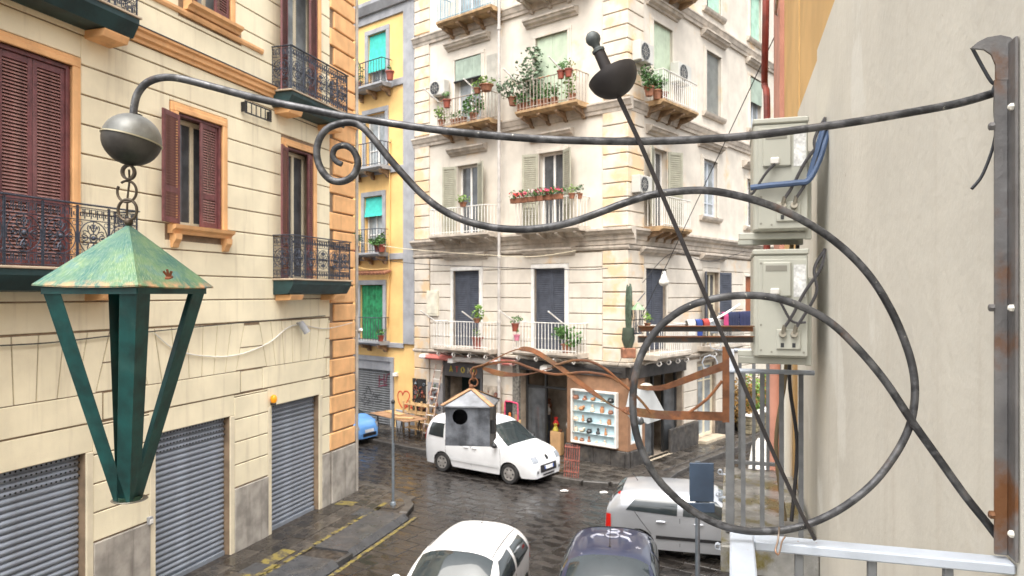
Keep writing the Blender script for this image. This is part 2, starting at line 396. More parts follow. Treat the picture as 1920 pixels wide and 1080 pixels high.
for i, (a, b) in enumerate(pier):
    n = 7
    def edge(g, sgn):
        m0 = (g[0]+g[1])/2; wb = (g[1]-g[0]+.38)/n; return m0+sgn*n/2*wb, m0+sgn*n/2*wb*1.22
    lg = gs[i]; l0, l1 = edge(lg, 1); r0, r1 = edge(gs[i+1], -1) if i+1 < len(gs) else (QU, QU)
    z = 3.47
    while z < 4.9:
        z2 = min(z+CZ, 4.96); f0 = min(1, max(0, (z-3.95)/1.0)); f1 = (z2-3.95)/1.0
        if z < 3.9: z2 = 3.93; xa0 = xa1 = lg[1]+.34; xb0 = xb1 = (gs[i+1][0]-.34) if i+1 < len(gs) else QU
        else:
            f0 = (z-3.95); f1 = (z2-3.95); xa0 = l0+(l1-l0)*f0; xa1 = l0+(l1-l0)*f1; xb0 = r0+(r1-r0)*f0; xb1 = r0+(r1-r0)*f1
        if xb1-xa1 > .06: fl.part('stucco_course', MB().prism([(xa0+.015,z+.013),(xb0-.012,z+.013),(xb1-.012,z2-.013),(xa1+.015,z2-.013)], -.022, .01, 'y'), cream)
        z = z2 if z2 > 3.94 else 3.95
# orange quoins at the far corner
z = 1.47; k = 0
while z < ZL-.1:
    w = 1.24 if k % 2 == 0 else 1.06
    fl.part('quoin', MB().cbox(-w+.06, .09, -.055, .35, z+.02, z+CZ-.02, .022), orange); z += CZ; k += 1
fl.part('plinth_slab', MB().cbox(-1.12, .085, -.07, .35, 0, 1.45, .012), plinth)
fl.part('downpipe', MB().tube([(.16,-.06,.02),(.16,-.06,15)], .045, 8), plinth, smooth=True)
# cornice and string courses
CORN = [(0,0),(-.06,0),(-.06,.06),(-.11,.09),(-.11,.17),(-.16,.2),(-.16,.245),(0,.245)]
molding(fl, UL0, -3.62, 10.06, CORN, orange, 'cornice'); molding(fl, -1.15, .12, 10.06, CORN, orange, 'cornice')
fl.part('cornice_flashing', MB().box(UL0, -3.62, -.175, 0, 10.307, 10.322), iron)
molding(fl, -8.0, -4.0, 10.95, [(0,0),(-.05,0),(-.07,.05),(-.07,.10),(0,.10)], orange, 'string_course')
# surrounds, windows, shutters
for o in (D0, D1, W2, D3, W5, D6, D7): surround(fl, *o, .17, orange)
for o in (D0, D7):
    leaf_shutter(fl, o[0], o[2], o[3], (o[1]-o[0])/2-.004, .05, 0, maroon, joined=True, mid=[1.0]); leaf_shutter(fl, o[1], o[2], o[3], -(o[1]-o[0])/2+.004, .05, 0, maroon, joined=True, mid=[1.0])
fl.part('shutter_frame', MB().cbox(D1[0], D1[0]+.07, -.01, .1, D1[2], D1[3], .006).cbox(D1[1]-.07, D1[1], -.01, .1, D1[2], D1[3], .006).cbox(D1[0]+.07, D1[1]-.07, -.01, .1, D1[3]-.07, D1[3], .006), maroon)
hw = (D1[1]-D1[0]-.14)/2-.004
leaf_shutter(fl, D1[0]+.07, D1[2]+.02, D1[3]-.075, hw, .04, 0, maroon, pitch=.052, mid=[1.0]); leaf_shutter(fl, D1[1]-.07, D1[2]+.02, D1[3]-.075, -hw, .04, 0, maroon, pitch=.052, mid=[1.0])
def maroon_frame(o): fl.part('shutter_frame', MB().cbox(o[0], o[0]+.06, -.02, .12, o[2], o[3], .006).cbox(o[1]-.06, o[1], -.02, .12, o[2], o[3], .006).cbox(o[0]+.06, o[1]-.06, -.02, .12, o[3]-.06, o[3], .006), maroon)
for o in (W2, D3, W5, D6): maroon_frame(o)
glazing(fl, W2[0]+.06, W2[1]-.06, W2[2], W2[3]-.06, .2, frame_c, glass, 2, .09)
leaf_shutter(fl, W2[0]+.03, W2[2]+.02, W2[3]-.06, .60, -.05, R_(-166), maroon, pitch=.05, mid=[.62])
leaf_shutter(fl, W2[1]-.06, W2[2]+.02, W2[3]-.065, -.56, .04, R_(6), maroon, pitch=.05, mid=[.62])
glazing(fl, D3[0]+.06, D3[1]-.06, D3[2], D3[3]-.06, .2, frame_c, glass, 2, .09)
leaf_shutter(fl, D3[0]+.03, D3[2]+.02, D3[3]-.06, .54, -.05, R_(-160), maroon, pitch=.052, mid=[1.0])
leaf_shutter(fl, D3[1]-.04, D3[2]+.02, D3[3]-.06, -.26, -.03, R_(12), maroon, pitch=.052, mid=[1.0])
glazing(fl, W5[0]+.06, W5[1]-.06, W5[2], W5[3]-.06, .2, frame_c, glass_l, 2, .09)
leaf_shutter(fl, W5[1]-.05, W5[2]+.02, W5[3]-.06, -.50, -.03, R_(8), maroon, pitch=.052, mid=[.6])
leaf_shutter(fl, W5[0]+.05, W5[2]+.02, W5[3]-.06, .50, -.05, R_(-150), maroon, pitch=.052, joined=True, mid=[.6])
glazing(fl, D6[0]+.06, D6[1]-.06, D6[2], D6[3]-.06, .2, frame_c, glass_l, 2, .09)
leaf_shutter(fl, D6[0]+.03, D6[2]+.02, D6[3]-.06, .60, -.05, R_(-158), maroon, pitch=.055, mid=[1.0], joined=True)
leaf_shutter(fl, D6[1]-.03, D6[2]+.02, D6[3]-.06, -.52, -.03, R_(14), maroon, pitch=.055, mid=[1.0], joined=True)
# window sill with brackets
sl = fl.part('window_sill', MB().prism([(0,6.73),(-.10,6.73),(-.12,6.79),(-.19,6.83),(-.21,6.895),(0,6.90)], W2[0]-.22, W2[1]+.22, 'x'), orange)
for u in (W2[0]-.17, W2[1]+.02):
    link('sill_bracket', MB().prism([(0,6.46),(-.07,6.47),(-.10,6.55),(-.15,6.62),(-.16,6.728),(0,6.728)], u, u+.16, 'x').mesh('sill_bracket', orange), sl)
fl.part('window_sill', MB().prism([(0,11.08),(-.10,11.08),(-.12,11.14),(-.19,11.18),(-.2,11.245),(0,11.25)], W5[0]-.25, W5[1]+.25, 'x'), orange)
# ornamental balconies
def ornament_mesh(w, h):
    mb = MB(); T = lambda p, r=.007: mb.tube([(a, 0, b) for a, b in p], r, 5)
    for x in (.012, w-.012): T([(x, 0), (x, h)], .012)
    for z in (.02, .19, h-.22, h-.03): T([(0, z), (w, z)], .008)
    for lo, hi in ((.03, .18), (h-.21, h-.04)):
        n = max(4, round(w/.11)); p = w/n; c = (lo+hi)/2; q = (hi-lo)/2-.012
        for i in range(n):
            x = p*(i+.5); T([(x-p*.36, c-q), (x-p*.36, c+q), (x+p*.36, c+q), (x+p*.36, c-q*.45), (x-p*.05, c-q*.45), (x-p*.05, c+q*.3)], .010)
    cz = (.19+h-.22)/2; r = min(w/2-.03, (h-.41)/2-.005)
    mb.ring((w/2, 0, cz), r, .009, n=22, k=5); mb.ring((w/2, 0, cz), r*.26, .010, n=12, k=5); mb.sphere((w/2, 0, cz), r*.15, 8, 5)
    for k in range(8):
        a = math.pi/4*k; ca, sa = math.cos(a), math.sin(a); P = lambda d, e=0: (w/2+ca*d-sa*e, cz+sa*d+ca*e)
        T([P(r*.2), P(r*(.95 if k % 2 == 0 else .5))], .008)
        if k % 2 == 0:
            mb.sphere((P(r*.62)[0], 0, P(r*.62)[1]), .022, 6, 4)
            for sgn in (-1, 1): T([P(r*.35), P(r*.5, sgn*r*.14), P(r*.72, sgn*r*.2), P(r*.82, sgn*r*.10), P(r*.7, sgn*r*.06)], .010)
        else:
            for sgn in (-1, 1): T([P(r*.48), P(r*.7, sgn*r*.10), P(r*.80, sgn*r*.26), P(r*.66, sgn*r*.30), P(r*.58, sgn*r*.2)], .009)
    for sx in (-1, 1):
        for sz in (-1, 1): mb.ring((w/2+sx*(w/2-.055), 0, cz+sz*(r-.045)), .035, .006, n=10, k=4)
    return mb.mesh('railing_panel', iron, True)
PANELS = {}
def panel(w, h):
    k = (round(w, 3), round(h, 3))
    if k not in PANELS: PANELS[k] = ornament_mesh(w, h)
    return PANELS[k]
def balcony_L(u0, u1, z, n, dep=.55, h=1.0):
    b = fl.part('balcony', MB().prism([(-dep,z-.02),(-dep,z-.11),(-dep+.13,z-.33),(.0,z-.35),(.0,z-.02)], u0+.02, u1-.02, 'x'), gslab)
    link('slab_lip', MB().cbox(u0-.02, u1+.02, -dep-.03, -.001, z-.018, z+.02, .008).mesh('slab_lip', mat('pale_stone_lip', (.45,.36,.26), .8)), b)
    for c in (u0+.12, u1-.62): link('corbel', MB().prism([(0,z-.49),(-.40,z-.47),(-.44,z-.37),(-.44,z-.352),(0,z-.352)], c, c+.5, 'x').mesh('corbel', orange), b)
    w = (u1-u0-.06)/n
    for i in range(n): link('railing_panel', panel(w, h-.04), b, (u0+.03+i*w, -dep+.03, z+.03))
    for u in (u0+.03, u1-.03): link('railing_panel', panel(dep-.05, h-.04), b, (u, -.01, z+.03), (0,0,R_(-90)))
    link('handrail', MB().cbox(u0, u1, -dep, -dep+.06, z+h, z+h+.025, .006).cbox(u0, u0+.05, -dep+.06, -.003, z+h+.001, z+h+.024, .006).cbox(u1-.05, u1, -dep+.06, -.003, z+h+.001, z+h+.024, .006).mesh('handrail', iron), b)
    return b
balcony_L(-11.6, -8.02, 5.97, 6); balcony_L(-3.62, -.98, 5.92, 5); balcony_L(-3.66, -1.12, 10.22, 5); balcony_L(-11.6, -8.02, 10.25, 6)
balcony_L(-15.6, -12.4, 5.97, 5)
# roller doors: slats with perforated rows on top
holes = mat('punched_hole', (.01,.01,.01), .9)
for g in gs:
    n = int((g[3]-.25)/.105); p = (g[3]-.22)/n; w = g[1]-g[0]
    d = fl.part('roller_door', MB().box(g[0]+.01, g[1]-.01, .16, .20, 0, g[3]-.003).cbox(g[0]+.02, g[1]-.02, .10, .16, .01, .2, .01), garage)
    arc = [(.16,.0),(.150,.008),(.128,.022),(.118,p*.5),(.124,p-.03),(.138,p-.010),(.16,p)]
    me = MB().prism(arc, .02, w-.02, 'x').mesh('slat', garage, True, 50)
    for i in range(n):
        s = link('slat', me, d, (g[0], 0, .22+p*i))
        if i >= n-4 and g is not G0:
            k = int(w/.085); mb = MB()
            for j in range(k): mb.lathe([(.017,0),(.017,.004)], Matrix.Translation((.09+j*.085,.118,p*.5)) @ Matrix.Rotation(R_(90), 4, 'X'), 8)
            link('vent_hole', mb.mesh('vent_hole', holes), d, (g[0], -.002, .22+p*i))['kind'] = 'stuff'
# fixtures on the cream wall
q = thing('amber_beacon', 'small amber warning light beside the far roller door', 'lamp', FL.w(FL.u(507), -.02, FL.z(507, 757)), FL.a)
MB().lathe([(.05,0),(.055,.03),(.04,.05)], Matrix.Translation((0,-.07,-.02)), 12).cbox(-.03,.03,-.07,.0,-.03,.03).build('base', black, q)
MB().lathe([(.055,0),(.075,.05),(.07,.13),(.04,.17),(.001,.18)], Matrix.Translation((0,-.07,.03)), 14).build('dome', mat('amber_plastic', (.85,.33,.01), .3), q, smooth=True)
q = thing('wall_floodlight', 'grey cylindrical spotlight angled off the cream wall under the balcony', 'lamp', FL.w(FL.u(555), -.02, FL.z(555, 606)), FL.a)
MB().lathe([(.06,0),(.075,.04),(.08,.30),(.085,.31)], Matrix.Translation((0,-.10,.03)) @ Matrix.Rotation(R_(148), 4, (.75,.55,.0)), 14).build('housing', ygrey, q, smooth=True)
MB().tube([(0,0,0),(0,-.1,.02)], .018, 6).build('arm', ygrey, q)
q = thing('vent_grille', 'black slotted metal grille fixed under the orange cornice', 'grille', FL.w(FL.u(450), -.02, FL.z(450, 212)), FL.a)
w = FL.u(500)-FL.u(450); MB().cbox(0, w, -.12, -.09, 0, .03).cbox(0, w, -.12, -.09, .24, .27).cbox(0, .03, -.12, 0, .03, .24).cbox(w-.03, w, -.12, 0, .03, .24).build('frame', black, q)
for k in range(6): MB().cbox(.06+k*(w-.12)/5-.012, .06+k*(w-.12)/5+.012, -.115, -.095, .03, .24).build('slat', black, q)
q = thing('security_camera', 'white bullet security camera on the orange corner quoins', 'camera', FL.w(.11, -.06, FL.z(661, 620)), FL.a)
MB().tube([(0,0,0),(.12,-.05,.0)], .015, 6).build('arm', white_p, q)
MB().tube([(.08,-.12,.03),(.22,.02,-.05)], .045, 10).build('housing', white_p, q, smooth=True)
q = thing('junction_box', 'small grey junction box low on the cream pier by a roller door', 'box', FL.w(FL.u(277), -.02, FL.z(277, 983)), FL.a)
MB().cbox(-.05,.05,-.06,.0,0,.14).build('box', ygrey, q); MB().cbox(-.04,.04,-.075,-.06,.02,.10).build('cover', white_p, q)
def cable(name, label, pts, r, m, cat='cable', group=None, k=6):
    P = spline(pts, k); b = P[0]; mb = MB().tube([p-b for p in P], r, 6); o = mb.build(name, m, None, b, smooth=True); return tag(o, label, cat, group)
wl = lambda x, y, off=.05: FL.w(FL.u(x, off), -off, FL.z(x, y, off))
cable('wall_cable', 'pale slack cable drooping across the cream wall below the spotlight', [wl(290,625), wl(340,660), wl(430,668), wl(500,645), wl(550,610), wl(610,616), wl(660,605)], .011, white_p)
cable('wall_cable', 'dark cable clipped along the cream wall above the voussoirs', [wl(0,648,.06), wl(100,642,.06), wl(215,629,.06), wl(420,608,.06), wl(610,592,.06)], .010, black)
# ------------------------------------------------------------------ plants and pots
def leaf_cloud(n, rx, ry, rz, s, seed, c=(0,0,0), flat=.5, hollow=.25):
    rd = random.Random(seed); mb = MB(); cl = [(rd.gauss(0,.5), rd.gauss(0,.5), rd.gauss(0,.5)) for _ in range(7)]
    for i in range(n):
        q = cl[i % 7]; p = [q[k]*.75+rd.gauss(0,.33) for k in range(3)]; l = math.sqrt(sum(a*a for a in p))
        if l > 1.15: p = [a/l*1.1 for a in p]
        P = Vector((c[0]+p[0]*rx, c[1]+p[1]*ry, c[2]+p[2]*rz))
        d = Vector((rd.gauss(0,1), rd.gauss(0,1), rd.gauss(0,1)*flat+.1)).normalized(); e = d.cross(Vector((rd.gauss(0,1), rd.gauss(0,1), rd.gauss(0,1)))).normalized()
        L = s*rd.uniform(.6,1.3); w = L*.32; k = d.cross(e)*L*.15
        mb.add([P-d*L*.5, P+e*w+k, P+d*L*.5, P-e*w+k], [(0,1,2),(0,2,3)])
    return mb
PSEED = [0]
def potted(name, label, pos, pr=.12, ph=.2, pm=None, lm=None, rx=.25, rz=.25, n=140, s=.10, lift=.1, petals=None, np_=40, group=None, cat='potted plant', rz_=0, trough=0):
    PSEED[0] += 1; sd_ = PSEED[0]
    t = thing(name, label, cat, pos, rz_, group); pm = pm or terra; lm = lm or leaf
    if trough:
        MB().prism([(-.07,0),(.07,0),(.10,ph),(-.10,ph)], -trough/2, trough/2, 'x').build('trough', pm, t)
    else: MB().lathe([(pr*.7,0),(pr*.95,ph*.85),(pr*1.1,ph*.86),(pr*1.1,ph),(pr*.92,ph),(pr*.9,ph*.9),(.01,ph*.88)], None, 12).build('pot', pm, t, smooth=True)
    ry = min(rx, .3) if trough else rx
    leaf_cloud(n, rx, ry, rz, s, sd_, (0,0,ph+lift+rz*.4)).build('foliage', lm, t)['kind'] = 'stuff'
    if rz > .3: MB().tube([(0,0,ph*.8),(.02,.01,ph+rz*.4),(-.02,0,ph+rz*.9)], [.02,.014,.006], 6).build('stem', rustcorn, t)
    if petals: leaf_cloud(np_, rx, ry, rz*.6, s*.8, sd_+500, (0,0,ph+lift+rz*.7), .8).build('flowers', petals, t)['kind'] = 'stuff'
    return t
def ac_unit(name, label, fr, u, y, z, w=.78, h=.55, d=.28, group=None):
    t = thing(name, label, 'air conditioner', fr.w(u, y, z), fr.a, group)
    MB().cbox(-w/2, w/2, -d, 0, 0, h, .015).build('casing', acw, t)
    r = h*.44; MB().lathe([(r,0),(r,.006)], Matrix.Translation((-w*.12,-d-.0015,h/2)) @ Matrix.Rotation(R_(90),4,'X'), 22).build('fan_opening', acd, t)
    g = MB()
    for k in (2, 4): g.ring((-w*.12,-d-.014,h/2), r*k/4, .004, n=20, k=4)
    for k in range(8): g.tube([(-w*.12,-d-.014,h/2),(-w*.12+r*math.cos(k*.785),-d-.014,h/2+r*math.sin(k*.785))], .004, 4)
    g.build('fan_grille', acw, t)
    for s in (-1, 1): MB().cbox(s*w*.32-.02, s*w*.32+.02, -d-.02, -y if y < 0 else .0, -.045, -.003, .004).build('bracket', ygrey, t)
    return t

# ------------------------------------------------------------------ white apartment building on the corner
MBD = thing('apartment_building', 'weathered white corner building with plant-filled balconies and a shop below', 'building', FM.w(0), FM.a)
fm = Fac(FM, MBD); fn = Fac(FN, MBD, FN.a-FM.a)
A1 = (-7.6,-6.25,3.62,6.45); B1 = (-3.68,-2.38,3.66,6.45); A2 = (-7.36,-6.30,7.8,10.4); B2 = (-3.46,-2.43,7.8,10.4)
A3 = (-7.5,-6.15,11.8,14.43); B3 = (-3.62,-2.27,11.8,14.4); A4 = (-7.5,-6.15,15.78,18.4); B4 = (-3.62,-2.27,15.78,18.4)
S1 = (-8.05,-6.2,0,2.95,1.2); S2 = (-4.30,-2.30,.0,2.95,1.6)
C1 = (1.1,2.5,3.7,6.42); C2 = (1.6,2.55,7.8,10.42); C3 = (1.62,2.95,11.85,14.65); D1m = (5.5,6.75,3.7,6.4); D2m = (5.42,6.6,8.5,10.6); D3m = (5.65,6.95,12.4,14.7)
E2 = (9.5,10.4,8.4,10.35); E3 = (9.85,11.0,12.5,14.7); F4 = (9.85,11.03,16.3,18.3); D4 = (5.65,6.95,16.3,18.4); C4 = (1.62,2.95,15.78,18.5); E1 = (9.3,10.2,4.5,6.3)
SR = (1.05,3.75,.12,2.9,1.2); SW = (.14,.86,.82,2.35,.35); DR = (5.0,6.42,.25,3.0)
ZM = 20.5
loM = [A1, B1, S1, S2]; hiM = [A2, B2, A3, B3, A4, B4]; loN = [C1, D1m, SR, SW, DR, E1]; hiN = [C2, C3, C4, D2m, D3m, D4, E2, E3, F4]
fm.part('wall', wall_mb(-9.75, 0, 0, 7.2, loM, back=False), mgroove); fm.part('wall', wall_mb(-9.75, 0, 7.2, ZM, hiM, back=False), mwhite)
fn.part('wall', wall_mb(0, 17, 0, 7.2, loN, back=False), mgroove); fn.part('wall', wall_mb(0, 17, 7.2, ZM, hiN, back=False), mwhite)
fm.part('roof', MB().box(-9.7, -.02, .02, 14, ZM, ZM+.3), mcorn)
# rusticated lower storey, quoins
def rows(z0, z1, p):
    n = round((z1-z0)/p); return [z0+(z1-z0)*k/n for k in range(n+1)]
tm = lambda o, w=.16: (o[0]-w, o[1]+w, o[2]-.05, o[3]+w)
courses(fm, rows(3.42, 6.95, .5), -8.86, -.9, [tm(A1), tm(B1)], mwhite, .03, .03, 'plaster_course', ch=.012)
courses(fn, rows(3.42, 6.95, .5), 1.02, 17, [tm(C1), tm(D1m), tm(E1)], mwhite, .03, .03, 'plaster_course', ch=.012)
courses(fm, rows(.0, 3.3, .62), -8.86, -4.62, [(S1[0]-.12, S1[1]+.12, 0, 3.02)], mwhite, .03, .03, 'plaster_course', ch=.012)
courses(fn, rows(.95, 3.2, .56), 3.85, 17, [(DR[0]-.12, DR[1]+.12, 0, 3.1)], mwhite, .03, .03, 'plaster_course', ch=.012)
for z0, z1 in ((3.40,6.98), (7.72,11.42), (11.82,15.42), (15.86,ZM)):
    for a, b in zip(rows(z0, z1, .47), rows(z0, z1, .47)[1:]):
        fm.part('quoin', MB().cbox(-9.74, -8.90, -.06, .01, a+.017, b-.017, .016), mquoin)
        fm.part('quoin', MB().cbox(-.88, .058, -.06, .01, a+.017, b-.017, .016), mquoin)
        fn.part('quoin', MB().cbox(.003, .98, -.06, .01, a+.017, b-.017, .016), mquoin)
for a, b in zip(rows(0, 3.3, .66), rows(0, 3.3, .66)[1:]): fm.part('quoin', MB().cbox(-9.74, -8.90, -.06, .01, a+.017, b-.017, .016), mquoin)
# cornices
BIG = [(0,-.42),(-.05,-.42),(-.06,-.28),(-.10,-.26),(-.12,-.14),(-.22,-.08),(-.26,0),(-.30,.02),(-.30,.09),(0,.13)]
MID = [(0,-.3),(-.07,-.3),(-.09,-.2),(-.12,-.17),(-.17,-.04),(-.20,0),(-.20,.05),(0,.09)]
for z, pr in ((7.58, BIG), (11.68, MID), (15.68, MID)):
    molding(fm, -9.78, .33 if pr is BIG else .23, z, pr, mcorn, 'cornice'); molding(fn, .01, 17, z, [(a-.003, q) for a, q in pr], mcorn, 'cornice')
molding(fm, -9.78, .12, 7.0, [(0,0),(-.07,0),(-.10,.06),(-.10,.12),(0,.14)], mcorn, 'string_course'); molding(fn, .01, 17, 7.0, [(0,0),(-.073,0),(-.103,.06),(-.103,.12),(0,.14)], mcorn, 'string_course')
molding(fm, -9.78, .14, 3.28, [(0,0),(-.07,0),(-.10,.05),(-.10,.11),(0,.13)], mcorn, 'string_course'); molding(fn, .01, 17, 3.28, [(0,0),(-.073,0),(-.103,.05),(-.103,.11),(0,.13)], mcorn, 'string_course')
# window surrounds and hoods
for f, o, hood in ((fm,A1,1),(fm,B1,1),(fm,A2,1),(fm,B2,1),(fm,A3,1),(fm,B3,1),(fm,A4,0),(fm,B4,0),(fn,C1,1),(fn,C2,1),(fn,C3,1),(fn,D1m,1),(fn,D2m,1),(fn,D3m,1),(fn,D4,0),(fn,E2,1),(fn,E3,1),(fn,F4,0),(fn,C4,0),(fn,E1,0)):
    surround(f, *o, .15, mwhite if o not in (A1, B1) else white_p, .04)
    if hood: molding(f, o[0]-.42, o[1]+.42, o[3]+.42, PED, mcorn, 'window_hood', 1.15)
    if o in (D2m, D3m, D4, E2, E3, F4): molding(f, o[0]-.3, o[1]+.3, o[2]-.2, [(0,0),(-.08,0),(-.14,.08),(-.16,.16),(0,.19)], mcorn, 'window_sill')
blinds = mat('shutter_slate_pair', (.062,.070,.092), .6)
def pair(f, o, m, y=.10, mid=None):
    h = (o[1]-o[0])/2-.004
    leaf_shutter(f, o[0], o[2]+.02, o[3]-.01, h, y, 0, m, .07, joined=True, mid=mid or [.75]); leaf_shutter(f, o[1], o[2]+.02, o[3]-.01, -h, y, 0, m, .07, joined=True, mid=mid or [.75])
pair(fm, A1, slate); pair(fm, B1, slate); pair(fn, C1, slate)
for f, o in ((fm, A2), (fm, B2), (fn, C2)):
    glazing(f, *o, .18, white_p, glass, 2, .08)
    w = .58
    leaf_shutter(f, o[0]-.02, o[2]+.05, o[3], w, -.08, R_(-160), olive, .07, joined=True, mid=[.75]); leaf_shutter(f, o[1]+.02, o[2]+.05, o[3], -w, -.08, R_(150), olive, .07, joined=True, mid=[.75])
glazing(fm, *A3, .2, white_p, glass_l, 2, .08, bars=(12.5,))
def blind(f, u0, u1, z0, z1, y, m, n=6, name='roller_blind'):
    mb = MB(); w = (u1-u0)/n
    for k in range(n): mb.cbox(u0+w*k+.002, u0+w*(k+1)-.002, y-.012-(k % 2)*.006, y+.012, z0, z1, .004)
    return f.part(name, mb, m)
blind(fm, A3[0]+.02, A3[1]-.02, 13.62, A3[3]-.02, -.02, mat('grey_green_blind', (.33,.40,.33), .7)); fm.part('blind_bar', MB().tube([(A3[0]-.02,-.05,13.6),(A3[1]+.02,-.05,13.6)], .04, 8), black)
blind(fm, B3[0]+.01, B3[1]-.01, B3[2], B3[3]-.01, .06, sgreen, 4); blind(fn, C3[0]+.01, C3[1]-.01, C3[2], C3[3]-.01, .06, sgreen, 4)
mint = mat('mint_shutter', (.38,.60,.47), .6)
for f, o in ((fm, A4), (fm, B4)): glazing(f, *o, .2, white_p, glass_l, 2, .08)
for o in (D4, F4, C4): blind(fn, o[0]+.35, o[1]-.01, o[2], o[3], .06, mint, 4); glazing(fn, o[0], o[1], o[2], o[3], .2, white_p, glass, 2, .06)
glazing(fn, *D2m, .12, mat('pale_blue_frame', (.52,.56,.62), .5), glass_l, 2, .10, bars=(9.0,)); blind(fn, D3m[0]+.02, D3m[1]-.02, D3m[2], D3m[3], .1, mat('grey_slat_blind', (.28,.29,.27), .6), 1)
mb = MB()
for k in range(34): mb.cbox(D3m[0]+.03, D3m[1]-.03, .06, .10, D3m[2]+.03+k*.066, D3m[2]+.078+k*.066, .006)
fn.part('venetian_blind', mb, mat('grey_slat_blind', (.28,.29,.27), .6))
glazing(fn, *E2, .12, white_p, glass, 2, .07); glazing(fn, *E3, .12, mat('pale_blue_frame', (.5,.5,.5)), glass_l, 2, .07); fn.part('roller_blind', MB().cbox(E3[0], E3[1], -.1, -.07, 13.6, 14.6), mat('grey_green_blind', (.33,.40,.33)))
fn.part('panel_door', MB().cbox(E1[0], E1[1], .05, .10, E1[2], E1[3]).cbox(E1[0]+.1, E1[1]-.1, .03, .06, E1[2]+.15, E1[3]-.15), mat('rust_brown_door', (.28,.09,.035), .6))
glazing(fn, D1m[0]+.3, D1m[1]-.02, D1m[2], D1m[3], .15, frame_c, glass, 2, .09, bars=(5.2,))
leaf_shutter(fn, D1m[0]-.02, D1m[2]+.05, D1m[3], .5, -.06, R_(-150), slate, .07, joined=True, mid=[.75]); leaf_shutter(fn, D1m[1]+.02, D1m[2]+.05, D1m[3], -.55, -.06, R_(150), slate, .07, joined=True, mid=[.75])
fm.part('wall_shutter', MB().cbox(FM.u(913), FM.u(932), -.03, .02, 12.0, 14.3, .01).cbox(FM.u(913)+.06, FM.u(932)-.06, -.04, -.03, 13.0, 14.2, .005), mat('grey_stone_paint', (.42,.40,.35)))
fm.part('wall_cupboard', MB().cbox(FM.u(803), FM.u(824), -.10, .0, FM.z(812,592), FM.z(812,545), .01).cbox(FM.u(805), FM.u(822), -.115, -.10, FM.z(812,588), FM.z(812,548), .006), mat('cream_enamel', (.66,.62,.50), .5))
# balconies
def balcony_M(f, u0, u1, z, nb, m, dep=.75, h=.95, sm=None, scroll=False, knob=False, corb=4):
    sm = sm or mcorn
    b = f.part('balcony', MB().prism([(0,z-.16),(-dep+.12,z-.16),(-dep+.05,z-.10),(-dep,z-.08),(-dep,z),(0,z)], u0, u1, 'x'), sm)
    e = .05; r = .013
    link('handrail', MB().cbox(u0+e-.02, u1-e+.02, -dep+e-.025, -dep+e+.025, z+h, z+h+.03, .006).cbox(u0+e-.02, u0+e+.02, -dep+e+.026, -.002, z+h+.002, z+h+.028, .005).cbox(u1-e-.02, u1-e+.02, -dep+e+.026, -.002, z+h+.002, z+h+.028, .005).mesh('handrail', m), b)
    link('bottom_rail', MB().cbox(u0+e, u1-e, -dep+e-.015, -dep+e+.015, z+.06, z+.085, .004).mesh('bottom_rail', m), b)
    pf = [(r,.0),(r,.40),(r*2.0,.44),(r,.48),(r,h)] if knob else [(r,0),(r,h)]
    me = MB().lathe(pf, None, 6, False).mesh('baluster', m)
    W = u1-u0-2*e
    for k in range(nb+1): link('baluster', me, b, (u0+e+W*k/nb, -dep+e, z))
    ns = max(3, int((dep-.1)/(W/nb)))
    for k in range(1, ns):
        for u in (u0+e, u1-e): link('baluster', me, b, (u, -dep+e+(dep-e)*k/ns, z))
    for k in range(corb):
        u = u0+.2+(u1-u0-.4)*k/(corb-1)
        if scroll:
            mb = MB().tube(spline([(u,-dep+.12,z-.19),(u,-dep+.06,z-.27),(u,-dep+.14,z-.34),(u,-dep+.22,z-.28),(u,-dep+.17,z-.24)],4), .022, 6).tube(spline([(u,-dep+.16,z-.19),(u,-.35,z-.24),(u,-.1,z-.34),(u,-.03,z-.5)],4), .022, 6)
            link('corbel', mb.mesh('corbel', white_p, True), b)
        else: link('corbel', MB().prism([(0,z-.48),(-.10,z-.46),(-.16,z-.36),(-.45,z-.30),(-dep+.1,z-.22),(-dep+.1,z-.162),(0,z-.162)], u-.06, u+.06, 'x').mesh('corbel', rustcorn if sm is not mcorn else mcorn), b)
    return b
rusty = mat('rust_stained_slab', (.38,.25,.13), .85, var=.25, scale=4, stain=(.16,.09,.05), stain_amt=.5, bump=.3)
greyrail = mat('grey_rail_paint', (.36,.30,.25), .6, var=.2, scale=6, patch=(.35,.15,.06), patch_scale=5)
bluerail = mat('pale_blue_rail', (.22,.36,.44), .6, var=.15)
balcony_M(fm, -8.0, -5.22, 3.60, 19, white_p, scroll=True, knob=True); balcony_M(fm, -4.12, -1.42, 3.66, 19, white_p, scroll=True, knob=True)
balcony_M(fm, -8.2, -5.2, 7.78, 20, white_p); balcony_M(fm, -4.0, -1.36, 7.78, 18, white_p)
balcony_M(fm, -7.8, -5.15, 11.80, 17, greyrail, sm=rusty); balcony_M(fm, -3.96, -1.40, 11.80, 17, greyrail, sm=rusty)
balcony_M(fm, -7.8, -5.05, 15.76, 20, bluerail, sm=rusty); balcony_M(fm, -3.96, -1.2, 15.76, 18, greyrail)
balcony_M(fn, .75, 3.05, 3.62, 15, white_p, scroll=True); balcony_M(fn, 4.9, 7.6, 3.66, 18, white_p, scroll=True)
balcony_M(fn, .95, 3.0, 7.76, 14, white_p, sm=rusty); balcony_M(fn, 1.0, 3.5, 11.82, 17, white_p, sm=rusty); balcony_M(fn, 1.0, 3.5, 15.80, 15, greyrail, sm=rusty)
